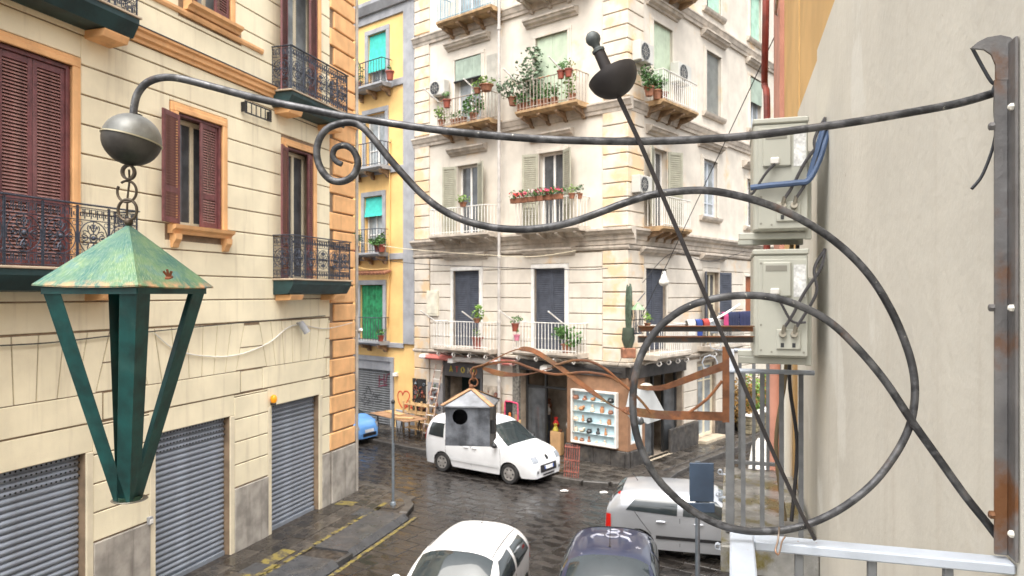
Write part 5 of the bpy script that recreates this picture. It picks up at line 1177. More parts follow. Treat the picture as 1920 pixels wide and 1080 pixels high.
    def wheels(s, spokes=6, rim=rimm):
        for x in (s.xr, s.xf):
            for sg in (-1, 1):
                y = sg*(s.half(x)*.985-.09); M = Matrix.Translation((x, y, s.wr)) @ Matrix.Rotation(R_(-90*sg), 4, 'X'); r = s.wr
                w = MB().lathe([(r*.64,-.09),(r*.92,-.095),(r,-.06),(r,.06),(r*.92,.095),(r*.64,.085)], M, 26, False).build('wheel', rubber, s.t, smooth=True)
                MB().lathe([(r*.66,.080),(r*.62,.088),(r*.56,.078),(r*.25,.088),(r*.12,.098),(.001,.10)], M, 26, False).build('rim', rim, w, smooth=True)
                for k in range(spokes):
                    a = 2*math.pi*k/spokes; MB().lathe([(r*.085,.0),(r*.085,.016)], M @ Matrix.Translation((r*.44*math.cos(a), r*.44*math.sin(a), .076)), 8).build('rim_hole', trimb, w)
    def mirror(s, x, z, m_):
        for sg in (-1, 1):
            y = s.sy(x, z); mb = MB().sphere((x, sg*(y+.12), z+.05), .085, 12, 8, .85); o = mb.build('mirror', m_, s.t, smooth=True); MB().tube([(x, sg*(y-.02), z), (x, sg*(y+.08), z+.02)], .025, 6).build('mirror_arm', trimb, o)
def paint(name, c, rough=.25, **k): return mat(name, c, rough, var=.04, scale=2, coat=.6, **k)
def hdg(v): return math.atan2(v.y, v.x)
# white van
pr_, pf_ = gnd(833, 884), gnd(955, 907); dv = (pf_-pr_).normalized(); nv = Vector((-dv.y, dv.x, 0)); mid = (pr_+pf_)/2+nv*.80
van = Car('parked_van', 'white compact people carrier parked outside the corner shop', mid, hdg(dv),
    [(-2.10,.52),(-2.09,.9),(-2.02,1.35),(-1.92,1.62),(-1.75,1.73),(-1.3,1.77),(-.2,1.79),(.25,1.74),(.55,1.60),(1.22,1.10),(1.5,1.02),(1.8,.93),(2.0,.80),(2.1,.60),(2.12,.46)],
    [(-2.10,.46),(-2.05,.95),(-1.6,1.04),(0,1.0),(1.0,.96),(1.5,.88),(1.85,.74),(2.05,.56),(2.12,.40)],
    [(-2.10,.72),(-2.0,.84),(-1.6,.885),(0,.895),(1.2,.885),(1.6,.865),(1.9,.81),(2.06,.73),(2.12,.62)], -1.30, 1.30, .305, paint('van_white_paint', (.74,.75,.76), streak=.15, stain=(.45,.42,.38)), n=4.2, m=3.2)
van.side_patch('side_window', [(-1.86,1.12),(-1.22,1.08),(-1.2,1.52),(-1.74,1.52)], carglass); van.side_patch('side_window', [(-1.10,1.08),(-.18,1.05),(-.16,1.54),(-1.08,1.55)], carglass); van.side_patch('side_window', [(-.08,1.05),(.92,1.03),(.50,1.42),(-.06,1.54)], carglass)
van.top_patch('windscreen', .52, 1.20, .72, .86, carglass); van.side_patch('lower_moulding', [(-.95,.42),(.92,.42),(.92,.50),(-.95,.50)], paint('van_moulding', (.70,.71,.72)), .02)
van.seam([(-.13,.35),(-.13,.95),(-.12,1.56)]); van.seam([(-1.15,.6),(-1.15,1.0),(-1.14,1.57)]); van.seam([(.98,.45),(.99,.8),(.95,1.02)]); van.seam([(-1.9,1.04),(-.2,1.0)], r=.004)
van.handle(-.30, .90); van.handle(.02, .90); van.wheels(6); van.mirror(.86, 1.05, trimb)
# front: lamps, grille, plate, badge
def front_patch(car, name, y0, y1, z0, z1, m_, e=.01, k=6):
    """patch on the nose found by walking back from the front along x at each (y,z)"""
    R_w = []
    for j in range(k+1):
        row = []
        for i in range(k+1):
            y = y0+(y1-y0)*i/k; z = z0+(z1-z0)*j/k; x = car.x1
            while x > car.x1-1.2 and not (car.sz(x, y) >= z and abs(y) <= car.sy(x, min(z, car.belt(x)))): x -= .01
            row.append((x+e, y, z))
        R_w.append(row)
    return MB().grid(R_w).build(name, m_, car.t, smooth=True)
for sg in (-1, 1): front_patch(van, 'headlight', sg*.46, sg*.72, .66, .83, lampg, .012); front_patch(van, 'fog_lamp', sg*.52, sg*.62, .36, .44, mat('fog_chrome', (.35,.36,.37), .2, .6), .015)
front_patch(van, 'grille', -.42, .42, .36, .58, trimb, .012); front_patch(van, 'number_plate', -.24, .24, .44, .54, plate, .03)
for sg in (-1, 1): front_patch(van, 'plate_band', sg*.24, sg*.19, .442, .538, plateb, .034)
front_patch(van, 'badge', -.06, .06, .70, .82, trimb, .02); front_patch(van, 'bumper_lip', -.3, .3, .26, .31, trimb, .012)
for sg in (-1, 1): van.side_patch('tail_light', [(-2.08,.95),(-2.0,.95),(-1.95,1.35),(-2.03,1.35)], redl, .012, (sg,), 4)
MB().tube([(.62,-.55,1.52),(1.12,-.15,1.16)], .008, 5).tube([(.72,.1,1.46),(1.17,.5,1.13)], .008, 5).build('wiper', trimb, van.t)
MB().tube([(-1.6,0,1.78),(-1.75,0,2.0)], .006, 5).build('aerial', trimb, van.t)
q = MB()
for k in range(5): q.cbox(.75+rd.uniform(-.05,.25), .95+rd.uniform(0,.25), -.6+.25*k, -.42+.25*k, 1.00, 1.03, .004)
# silver hatchback
hs_ = Vector((.965,-.262,0)).normalized(); nr = Vector((1.95,15.6,0)); side = Vector((-hs_.y, hs_.x, 0))
sil = Car('parked_hatchback', 'silver five-door hatchback with red tail lamps behind the blue sign', nr+hs_*1.95+side*.82, hdg(hs_),
    [(-1.95,.50),(-1.94,.85),(-1.86,1.10),(-1.72,1.32),(-1.55,1.42),(-1.1,1.46),(-.3,1.465),(.2,1.42),(.5,1.30),(1.0,1.0),(1.15,.96),(1.6,.86),(1.85,.74),(1.93,.58),(1.95,.42)],
    [(-1.95,.44),(-1.9,.88),(-1.5,.95),(0,.92),(1.0,.88),(1.5,.78),(1.8,.62),(1.95,.36)], [(-1.95,.62),(-1.86,.74),(-1.5,.81),(0,.825),(1.1,.81),(1.5,.77),(1.8,.64),(1.95,.42)], -1.22, 1.24, .30, paint('silver_metallic', (.50,.52,.55), .28, metal=.55), n=3.6, m=2.6)
sil.side_patch('side_window', [(-1.48,1.02),(-.42,.97),(-.40,1.32),(-1.22,1.34)], carglass); sil.side_patch('side_window', [(-.30,.97),(.82,.95),(.36,1.28),(-.28,1.33)], carglass)
sil.top_patch('windscreen', .42, 1.0, .72, .84, carglass); sil.top_patch('rear_window', -1.57, -1.84, .70, .82, carglass, .012)
sil.side_patch('moulding', [(-.85,.46),(.9,.46),(.9,.53),(-.85,.53)], trimb, .016); sil.seam([(-.36,.32),(-.36,.9),(-.35,1.34)]); sil.seam([(.9,.4),(.9,.7),(.84,.94)]); sil.seam([(-.95,.55),(-1.15,.8),(-1.3,1.0)])
sil.handle(-.75, .82); sil.handle(.02, .82); sil.wheels(5); sil.mirror(.70, .97, sil.paint)
for sg in (-1, 1): sil.side_patch('tail_light', [(-1.93,.60),(-1.80,.60),(-1.80,.90),(-1.90,.90)], redl, .014, (sg,), 5); sil.side_patch('roof_lamp', [(-1.70,1.30),(-1.62,1.30),(-1.60,1.36),(-1.66,1.36)], redl, .01, (sg,), 3)
MB().tube([(-1.3,0,1.45),(-1.42,0,1.62)], .007, 5).build('aerial', trimb, sil.t)
def back_patch(car, name, y0, y1, z0, z1, m_, e=.01, k=5):
    R_w = []
    for j in range(k+1):
        row = []
        for i in range(k+1):
            y = y0+(y1-y0)*i/k; z = z0+(z1-z0)*j/k; x = car.x0
            while x < car.x0+1.2 and not (car.sz(x, y) >= z and abs(y) <= car.sy(x, min(z, car.belt(x)))): x += .01
            row.append((x-e, y, z))
        R_w.append(row)
    return MB().grid(R_w).build(name, m_, car.t, smooth=True)
back_patch(sil, 'number_plate', -.26, .26, .62, .73, plate, .02)
# white small car seen from above its bonnet end
h2 = Vector((-.257,-.966,0)).normalized()
wc = Car('parked_city_car', 'white rounded city car with a short roof aerial parked nose towards the balcony', Vector((-.78,12.2,0))+h2*.10, hdg(h2),
    [(-1.76,.50),(-1.75,.80),(-1.62,1.15),(-1.42,1.38),(-1.15,1.475),(-.6,1.51),(0,1.49),(.35,1.40),(.95,1.0),(1.1,.95),(1.45,.84),(1.68,.68),(1.76,.45)],
    [(-1.76,.44),(-1.7,.86),(-1.3,.93),(0,.92),(.9,.88),(1.3,.78),(1.6,.60),(1.76,.38)], [(-1.76,.58),(-1.66,.72),(-1.3,.79),(0,.815),(.9,.80),(1.3,.75),(1.6,.62),(1.76,.40)], -1.14, 1.16, .29, paint('gloss_white_paint', (.78,.77,.75)), n=3.0, m=2.2)
wc.side_patch('side_window', [(-1.30,1.02),(-.42,.98),(-.40,1.33),(-1.08,1.33)], carglass, sides=(-1,1)); wc.side_patch('side_window', [(-.30,.98),(.72,.95),(.22,1.30),(-.28,1.34)], carglass)
wc.top_patch('windscreen', .28, .98, .74, .86, carglass); wc.top_patch('rear_window', -1.40, -1.66, .64, .78, carglass, .012)
for sg in (-1, 1): wc.side_patch('tail_light', [(-1.70,.72),(-1.52,.74),(-1.50,.98),(-1.62,.98)], redl, .014, (sg,), 4)
for sg in (-1, 1): MB().tube([(x, sg*wc.half(x)*.70, wc.sz(x, wc.half(x)*.70)+.002) for x in (.25,0,-.3,-.6,-.9,-1.15)], .008, 5).build('roof_gutter', trimb, wc.t)
wc.seam([(-.36,.3),(-.36,.9),(-.35,1.34)]); wc.handle(-.18, .84, chrome); wc.mirror(.66, .98, wc.paint); wc.wheels(6)
MB().tube([(-1.02,0,1.48),(-1.2,0,1.70)], .006, 5).sphere((-1.02,0,1.485), .02, 8, 5).build('aerial', trimb, wc.t)
for sg in (-1, 1): front_patch(wc, 'headlight', sg*.42, sg*.62, .58, .76, lampg, .012)
# dark blue car
h3 = Vector((-.185,-.983,0)).normalized(); navy = paint('faded_navy_paint', (.018,.024,.058), .42, patch=(.42,.42,.48), patch_scale=2.4, patch_lo=.68, patch_hi=.70)
dc = Car('parked_compact_car', 'dark navy compact car with faded white scrawl on its roof', Vector((1.60,12.0,0)), hdg(h3),
    [(-1.85,.50),(-1.84,.82),(-1.72,1.05),(-1.45,1.30),(-1.1,1.40),(-.5,1.45),(.05,1.43),(.3,1.36),(.98,.98),(1.15,.93),(1.55,.83),(1.78,.66),(1.85,.45)],
    [(-1.85,.44),(-1.78,.84),(-1.4,.91),(0,.90),(.9,.87),(1.4,.76),(1.7,.58),(1.85,.38)], [(-1.85,.60),(-1.76,.72),(-1.4,.79),(0,.82),(.9,.805),(1.4,.75),(1.7,.60),(1.85,.40)], -1.2, 1.22, .29, navy, n=3.0, m=2.2)
dc.side_patch('side_window', [(-1.35,1.0),(-.42,.96),(-.40,1.28),(-1.1,1.28)], carglass); dc.side_patch('side_window', [(-.30,.96),(.74,.94),(.2,1.26),(-.28,1.30)], carglass)
dc.top_patch('windscreen', .24, 1.0, .76, .88, carglass); dc.top_patch('rear_window', -1.2, -1.62, .66, .78, carglass, .012)
dc.seam([(-.36,.3),(-.36,.9),(-.35,1.3)]); dc.handle(-.15, .82); dc.mirror(.68, .96, navy); dc.wheels(6)
fad = mat('faded_paint_scrawl', (.36,.37,.44), .6, var=.3, scale=8)
def rz(x, y): return (x, y, dc.sz(x, y)+.006)
MB().tube([rz(-.55+.13*math.cos(a), .02+.11*math.sin(a)) for a in [R_(30)*k for k in range(12)]], .016, 4, True).tube([rz(-.82+.10*math.cos(a), .03+.10*math.sin(a)) for a in [R_(30)*k for k in range(12)]], .016, 4, True).tube([rz(-.5,-.12),rz(-.55,-.25),rz(-.46,-.33),rz(-.38,-.3)], .022, 4).tube([rz(-.52,.16),rz(-.45,.3),rz(-.33,.33)], .022, 4).tube([rz(-.8,.2),rz(-.7,.34)], .018, 4).build('faded_marks', fad, dc.t)
MB().tube([(-.02,0,1.43),(-.25,0,1.66)], .006, 5).sphere((-.02,0,1.435), .02, 8, 5).build('aerial', trimb, dc.t)
# blue car in the side street
h4 = Vector((.86,-.51,0)).normalized(); p4 = gnd(686, 833)
bc_ = Car('parked_blue_car', 'light blue rounded hatchback showing its nose past the building corner', p4-h4*1.80+Vector((-h4.y, h4.x, 0))*.2, hdg(h4),
    [(-1.80,.50),(-1.79,.82),(-1.68,1.10),(-1.45,1.36),(-1.1,1.46),(-.4,1.49),(.1,1.45),(.4,1.34),(1.0,1.0),(1.2,.93),(1.55,.82),(1.75,.64),(1.80,.42)],
    [(-1.80,.44),(-1.74,.86),(-1.3,.93),(0,.92),(.9,.88),(1.35,.76),(1.65,.58),(1.80,.36)], [(-1.80,.60),(-1.7,.72),(-1.3,.80),(0,.82),(.9,.81),(1.35,.76),(1.65,.64),(1.80,.46)], -1.16, 1.18, .29, paint('light_blue_paint', (.14,.34,.72)), n=3.0, m=2.2)
bc_.side_patch('side_window', [(-1.3,1.0),(-.4,.97),(-.38,1.32),(-1.1,1.32)], carglass); bc_.side_patch('side_window', [(-.3,.97),(.75,.95),(.25,1.28),(-.28,1.33)], carglass); bc_.top_patch('windscreen', .3, 1.0, .74, .86, carglass); bc_.wheels(6)
for sg in (-1, 1): front_patch(bc_, 'headlight', sg*.46, sg*.66, .56, .74, lampg, .012)
front_patch(bc_, 'grille', -.36, .36, .28, .40, trimb, .012); front_patch(bc_, 'number_plate', -.24, .24, .42, .53, plate, .02)
# ------------------------------------------------------------------ street furniture and shop clutter
galv = mat('galvanised_steel', (.19,.22,.25), .45, .5, var=.12, scale=5)
p = gnd(737, 946, .13); q = thing('steel_pole', 'thin bare grey steel pole at the pavement corner', 'pole', p)
MB().tube([(0,0,0),(0,0,2.62)], .037, 10).build('shaft', galv, q, smooth=True); MB().lathe([(.05,2.62),(.05,2.68),(.02,2.72)], None, 10).build('cap', black, q); MB().lathe([(.08,0),(.07,.06),(.045,.08)], None, 12).build('collar', galv, q); MB().tube([(.03,-.03,1.6),(.03,-.03,2.5)], .012, 5).build('tape', black, q)
sgm = mat('sign_back_blue_grey', (.045,.075,.12), .5, var=.12); Ys = 12.2
p = Vector(((1308-CX)/FPX*Ys, Ys, 0)); q = thing('road_sign', 'blue-grey back of a road sign on a post by the silver hatchback', 'sign', p, R_(-4))
k = Ys/FPX; z0, z1 = CAMH+(CY-950)*k, CAMH+(CY-866)*k
MB().tube([(0,0,0),(0,0,z1+.01)], .04, 10).build('post', galv, q, smooth=True)
MB().cbox(-.145, .255, -.075, -.05, z0+.10, z1, .012).build('panel', sgm, q); MB().cbox(-.19, .27, -.075, -.05, z0-.08, z0+.085, .012).build('lower_panel', sgm, q)
for z in (z1-.12, z0+.22, z0+.0): MB().cbox(-.10, .10, -.05, .05, z-.02, z+.02, .004).build('clamp', galv, q)
# table of boards on trestles
wood = mat('weathered_plywood', (.30,.17,.09), .7, var=.2, scale=3, stain=(.42,.28,.16), stain_amt=.5); wood2 = mat('raw_pine', (.48,.31,.15), .7, var=.15, scale=4); ironb = mat('dark_trestle_iron', (.05,.045,.04), .6)
ut0, ut1 = FM.u(705, 1.3), FM.u(795, 1.3)
q = thing('trestle_table', 'brown plywood table on folding trestles outside the yellow building', 'table', FM.w((ut0+ut1)/2, -1.35, .13), FM.a+R_(-10)); L_ = (ut1-ut0)/2-.05
MB().cbox(-L_, L_, -.5, .5, .78, .81, .005).build('table_top', wood, q)
for s in (-1, 1):
    for y in (-.38, .38):
        for d in (-.16, .16): MB().tube([(s*(L_-.45),y,.775),(s*(L_-.45)+d,y*1.1,0)], .018, 6).build('leg', ironb, q)
    MB().tube([(s*(L_-.45),-.42,.765),(s*(L_-.45),.42,.765)], .018, 6).build('crossbar', ironb, q)
q2 = MB().cbox(-.45,.45,-.12,.12,0,.05,.006).build('plank', wood2, None, FM.w(ut1-.75, -1.7, .945), (0,0,FM.a+R_(25))); tag(q2, 'pale pine plank lying on the end of the plywood table', 'plank')
q2 = MB().cbox(-.6,.6,-.15,.15,0,.04,.006).build('plank', wood2, None, FM.w(ut0+.9, -1.1, .945), (0,0,FM.a-R_(14))); tag(q2, 'long light plank lying along the back of the plywood table', 'plank')
# wooden crate shelf
us = FM.u(783, .6); q = thing('slatted_shelf', 'pine slatted shelf standing against the white wall behind the table', 'shelf', FM.w(us, -.35, .13), FM.a)
for x in (-.75, -.05, .65):
    for y in (-.3, .0): MB().cbox(x-.03, x+.03, y-.03, y+.03, 0, 1.25, .005).build('upright', wood2, q)
for z in (.2, .5, .8, 1.12):
    for y in (-.3, -.1, .1): MB().cbox(-.78, .68, y-.028, y+.06, z, z+.03, .004).build('slat', wood2, q)
# ladder leaning on the wall
ul = FM.u(818, .4); q = thing('wooden_ladder', 'narrow paint-spotted ladder leaning on the wall beside the slatted shelf', 'ladder', FM.w(ul, -.95, .13), FM.a)
lad = mat('paint_spotted_ladder', (.42,.30,.24), .7, var=.35, scale=10)
for x in (-.22, .22): MB().tube([(x,0,0),(x*.85,.72,2.75)], .028, 6).build('rail', lad, q)
for k in range(8): f = (k+.6)/8.3; MB().tube([(-.21*(1-.15*f),.72*f,2.75*f),(.21*(1-.15*f),.72*f,2.75*f)], .018, 6).build('rung', white_p, q)
# panels of hung bric-a-brac
rd = random.Random(12)
for k, (x0, x1, y0, y1, lab, bm) in enumerate(((772,797,709,771,'dark board of small rusty antiques hung by the yellow building', dark), (800,828,716,775,'grey board of hanging bric-a-brac behind the ladder', mat('grey_board', (.30,.30,.31))), (946,970,752,795,'dark mirror board with a pink rim leaning by the shop pillar', dark), (905,938,722,800,'stained poster board with dark prints beside the shop doorway', mat('stained_poster', (.42,.36,.29), .8, var=.3, scale=6)))):
    a, b = FM.u(x0, .12), FM.u(x1, .12); z1_, z0_ = FM.z(x0, y0, .12), max(.2, FM.z(x0, y1, .12)); q = thing('hanging_board', lab, 'board', FM.w((a+b)/2, -.05, z0_), FM.a); w, h = b-a, z1_-z0_
    MB().cbox(-w/2, w/2, -.03, 0, 0, h, .004).build('backboard', bm, q)
    if k == 2: MB().tube(spline([(-w/2,-.04,0),(-w/2,-.04,h*.9),(-w*.3,-.04,h),(w*.3,-.04,h*.97),(w/2,-.04,h*.85),(w/2,-.04,0)],4), .03, 6).build('rim', pink, q)
    else:
        for j in range(26 if k < 2 else 12):
            x, z = rd.uniform(-.42,.42)*w, rd.uniform(.06,.92)*h; mm = rd.choice([rust, redp, iron, terra, black, leafd, galv]) if k < 2 else rd.choice([black, gr, terra])
            s = rd.uniform(.03,.085); mb = MB(); kk = rd.randrange(3)
            if kk == 0: mb.ring((x,-.045,z), s, .014, n=12, k=5)
            elif kk == 1: mb.tube([(x-s,-.04,z-s),(x,-.06,z),(x+s*.5,-.04,z+s*1.5)], .016, 5)
            else: mb.lathe([(s*.4,-s),(s*.8,-s*.3),(s*.3,s*.5),(s*.5,s)], Matrix.Translation((x,-.07,z)), 8)
            mb.build('trinket', mm, q)
q = thing('warning_post', 'slim orange post standing among the clutter by the shop pillar', 'post', FM.w(FM.u(956,.5), -.5, .13), FM.a)
MB().lathe([(.14,0),(.14,.04),(.05,.05),(.04,1.3),(.02,1.32)], None, 10).build('tube', mat('orange_plastic', (.75,.18,.03), .5), q, smooth=True); MB().lathe([(.045,.7),(.045,.85)], None, 10).build('band', white_p, q)
for k, (x, h, m_) in enumerate(((966,1.25,wood), (972,1.1,wood2), (977,.9,rust))):
    o = MB().cbox(-.05,.05,-.02,.02,0,h,.004).build('leaning_board', m_, None, FM.w(FM.u(x,.4), -.42-.08*k, .13), (R_(-8),R_(5*k-4),FM.a)); tag(o, ['brown board leaning by the granite pillar', 'pale pine board leaning by the granite pillar', 'short rusty bar leaning by the granite pillar'][k], 'board')
o = thing('cardboard_box', 'tall flattened cardboard box standing inside the open shopfront', 'box', FM.w(FM.u(1042,-.05), -.0+.05, .13), FM.a)
MB().cbox(-.2,.2,-.05,.0,0,.78,.006).build('front', mat('cardboard', (.45,.27,.13), .85), o); MB().cbox(.2,.23,-.05,.16,0,.76,.004).build('side', mat('cardboard', (0,0,0)), o)
# things glimpsed inside the shop
for k in range(9):
    u = -4.0+.19*k; h = rd.uniform(.5, 1.5); ci = k % 5; si = k % 3
    o = thing('stock_item', 'dim %s ornament on a %s stand inside the dark shopfront' % (('terracotta','white','grey-green','red','yellow')[ci], ('wooden','iron','brown')[si]), 'ornament', FM.w(u, .55+rd.uniform(0,.7)), FM.a, 'stock in the shopfront')
    MB().cbox(-.08,.08,-.08,.08,0,h,.02).build('stand', [wood, iron, brown][si], o); MB().lathe([(.08,h),(.12,h+.12),(.05,h+.26),(.08,h+.34),(.02,h+.36)], None, 10).build('ornament', [terra, white_p, leafd, redf, MATS['shop_sign_yellow']][ci], o, smooth=True)
# red folding gate on the kerb
pr = gnd(1072, 904, .0); q = thing('folding_gate', 'rusty red folding metal gate leaning on the kerb by the corner shop', 'gate', pr, FM.a+R_(12)); rg = mat('flaking_red_iron', (.24,.07,.05), .7, var=.3, scale=6, stain=(.35,.22,.18), stain_amt=.4)
MB().cbox(-.30,.22,-.10,.10,.0,.05,.006).build('foot', rg, q)
for k in range(7): MB().cbox(-.26+.075*k, -.235+.075*k, -.012, .012, .05, 1.08+.02*(k % 2), .003).build('bar', rg, q, rot=(R_(-6),0,0))
for z in (.28, .62, 1.0): MB().cbox(-.27,.23,-.03,-.014,z,z+.035,.003).build('cross_strap', rg, q, rot=(R_(-6),0,0))
# white lamp hood behind the rusty bars
q = thing('floodlight', 'white weathered lamp hood behind the rusty flat bars', 'lamp', rq(1215, 790, -.35)); o = rq(1215, 790, -.35); k = (4.9+.35)/FPX
h3_ = lambda L_, d: [rq(x, y, d)-o for x, y in L_]
A_ = h3_([(1203,728),(1222,727),(1246,772),(1240,786),(1214,795),(1194,782)], -.28); B_ = h3_([(1180,733),(1190,727),(1205,768),(1200,780),(1182,786),(1172,770)], -.42)
mb = MB(); n = len(A_); mb.add(A_+B_, [tuple(range(n)), tuple(range(2*n-1, n-1, -1))]+[(i, n+i, n+(i+1) % n, (i+1) % n) for i in range(n)]); mb.build('hood', mat('weathered_white_plastic', (.55,.58,.60), .5, var=.1, scale=6, streak=.3), q)
MB().sphere(rq(1212,724,-.3)-o, 12*k, 12, 8, .5).build('cap', mat('yellowed_white', (.58,.55,.47), .5), q, smooth=True); MB().sphere(rq(1200,788,-.30)-o, 9*k, 10, 6).build('bulb_cover', glass, q, smooth=True)
MB().tube([rq(1218,774,-.30)-o, rq(1225,778,-.15)-o, rq(1232,779,-.01)-o], .012, 6).build('support_rod', rust, q)
# street lamp on a taut wire
Aw = FR.w(-11.5, -.15, 0); Aw = at(1462, 48, Aw.y); Bw = FM.w(FM.u(1155,.3), -.3, FM.z(1155,692,.3)); 
cable('overhead_wire', 'thin wire slanting down past the corner building with a lamp on it', [Aw, (Aw+Bw)/2+Vector((0,0,-.05)), Bw], .008, black, 'wire', k=8)
t = .55; lp = Aw.lerp(Bw, t); lp = at(1245, 508, lp.y); q = thing('hanging_lamp', 'small white globe lamp hanging from the slanting wire', 'lamp', lp)
kk = lp.y/FPX; MB().lathe([(.02,0),(3.5*kk,-2*kk),(4*kk,-6*kk),(5*kk,-8*kk),(6.5*kk,-14*kk),(9*kk,-17*kk)], None, 14).build('cap', mat('lamp_aluminium', (.55,.55,.52), .4, .3), q, smooth=True); MB().sphere((0,0,-21*kk), 9.5*kk, 16, 10, .85).build('globe', mat('opal_glass', (.78,.77,.72), .25), q, smooth=True)
# cables across the facades
mm = lambda x, y, off=.5: FM.w(FM.u(x, off), -off, FM.z(x, y, off))
cable('overhead_cable', 'cream service cable sagging from the yellow building across the white one', [mm(664,452), mm(720,461), mm(775,468), mm(911,478), mm(1000,481), mm(1080,470)], .012, frame_c)
cable('overhead_cable', 'thin dark cable strung under the main cornice of the white building', [mm(664,480), mm(775,494), mm(900,500), mm(1080,506), mm(1140,503)], .012, black)
cable('overhead_cable', 'pale cable drooping across the yellow building over its red tile canopy', [mm(664,498), mm(690,505), mm(728,503), mm(757,492)], .012, ywall)
nn = lambda x, y, off=.3: FN.w(FN.u(x, off), -off, FN.z(x, y, off))
cable('overhead_cable', 'dark cable looped along the side face of the white building', [nn(1205,530), nn(1260,475), nn(1330,490), nn(1400,470)], .012, black)
cable('overhead_cable', 'grey cable along the white building above the corner shop', [mm(790,660,.15), mm(960,672,.15), mm(1100,690,.15), mm(1165,700,.15)], .018, black)
# ------------------------------------------------------------------ air conditioners on the white building
ac_unit('air_conditioner', 'small air conditioner beside the plant-filled rusty balcony of the white building', FM, FM.u(824,.2), -.06, FM.z(824,180,.2), .80, .56, .3)
ac_unit('air_conditioner', 'air conditioner high on the peeling corner quoins by the pale green shutter', FN, FN.u(1205,.2), -.06, FN.z(1205,118,.2), .85, .62, .3)
ac_unit('air_conditioner', 'air conditioner right of the pale green shutter on the side face', FN, FN.u(1276,.2), -.06, FN.z(1276,158,.2), .95, .66, .32)
ac_unit('air_conditioner', 'air conditioner at the corner quoins beside the olive shutters of the middle floor', FN, FN.u(1203,.2), -.06, FN.z(1203,363,.2), .80, .55, .3)
# ------------------------------------------------------------------ plants on the balconies
def onM(x, off, z): return FM.w(FM.u(x, off), -off, z)
def onN(x, off, z): return FN.w(FN.u(x, off), -off, z)
z3 = 11.80; z2 = 7.78
potted('potted_shrub', 'tall leafy shrub rising above the rusty third-floor balcony railing', onM(996,.4,z3), .2, .4, terra, leafd, .55, .95, 420, .16, .35)
potted('potted_shrub', 'grey-green bush spilling over the end of the rusty third-floor balcony', onM(962,.5,z3+.3), .18, .3, terra, leafd, .5, .5, 260, .13, .2)
potted('potted_plant', 'dense green plant behind the rusty bars below the tall shrub', onM(985,.45,z3), .16, .3, terra, leaf, .35, .35, 200, .12)
for k, (x, s) in enumerate(((975,.13), (1013,.16), (1025,.15), (1040,.13))): potted('potted_plant', 'terracotta pot plant in the rusty balcony row, %s counted towards its hung red pots' % ('first','second','third','fourth')[k], onM(x,.5,z3), s, .28, terra, leaf, .22, .3, 110, .10, group='terracotta pots on the rusty balcony')
for k, (x, lab) in enumerate(((1052,'red pot hung on the rusty railing, first of the pair'), (1066,'red pot with trailing plant hung on the railing corner'))): potted('hanging_pot', lab, onM(x,.78,z3+.75), .13, .26, redp, leaf, .2, .16, 70, .09)
potted('potted_plant', 'yellowing plant at the right end of the rusty third-floor balcony', onM(1072,.45,z3), .14, .3, terra, leafl, .3, .45, 160, .11)
potted('potted_plant', 'bright green plant on the left end of the pale balcony under the small air conditioner', onM(828,.6,z3+.05), .13, .25, terra, leafl, .28, .28, 150, .10)
potted('potted_plant', 'bushy green plant leaning over the pale railing by the glazed door', onM(888,.6,z3+.0), .15, .3, terra, leaf, .36, .5, 260, .13)
for k, x in enumerate((850, 860, 870)): potted('potted_plant', 'low terracotta pot under the glazed third-floor door, %s towards the bushy plant' % ('first','second','third')[k], onM(x,.55,z3), .12, .24, terra, leaf, .15, .14, 60, .08, group='pots under the glazed door')
potted('hanging_pot', 'red pot on the left rail end by the small air conditioner', onM(838,.78,z3+.65), .15, .3, redp, leaf, .18, .12, 50, .08)
potted('flower_bowl', 'brown bowl of yellow-green leaves clamped on the railing corner by the glazed door', onM(912,.78,z3+.92), .24, .22, terra, leafl, .30, .16, 120, .10, .05)
potted('flower_bowl', 'small brown pot of leaves on the railing beside the wide leafy bowl', onM(895,.78,z3+.92), .14, .18, terra, leafl, .18, .12, 70, .08, .05)
# flower boxes with pink blooms
for k, (x, pm_) in enumerate(((968,redf), (983,pink), (1000,pinkl), (1015,pink), (1030,pink), (1044,pink))):
    potted('flower_box', ['box of red blooms at the left end of the flowered railing', 'box of deep pink blooms next to the red ones', 'box of pale whitish blooms in the flowered railing', 'box of pink blooms, middle of the flowered railing', 'box of pink blooms, second from the pots end of the flowered railing', 'box of bright pink blooms ending the flowered railing'][k], onM(x,.80,z2+.88), .1, .16, terra, leaf, .24, .15, 70, .09, .04, pm_, 70, rz_=FM.a, trough=.42, cat='flower box')
potted('hanging_pot', 'terracotta pot with light leaves right of the pink flower boxes', onM(1072,.80,z2+.85), .11, .17, terra, leafl, .18, .16, 70, .08); potted('hanging_pot', 'terracotta pot at the far end of the flowered railing', onM(1086,.6,z2+.85), .11, .17, terra, leafd, .16, .18, 60, .08)
potted('potted_plant', 'yellow-green plant on the white railing between olive shutters', onM(868,.80,z2+.95), .14, .16, terra, leafl, .26, .18, 110, .09, .05)
potted('potted_plant', 'lime green plant on the first-floor railing before the slate blue door', onM(894,.80,4.55), .12, .16, terra, leafl, .22, .28, 120, .13, .05)
potted('potted_plant', 'red pot on the floor of the first-floor balcony below the lime green plant', onM(895,.5,3.6), .2, .42, redp, leafl, .15, .15, 40, .09)
potted('potted_plant', 'bushy dark green plant at the end of the first-floor balcony above the shop', onM(1062,.55,3.66), .17, .3, terra, leaf, .46, .34, 320, .15)
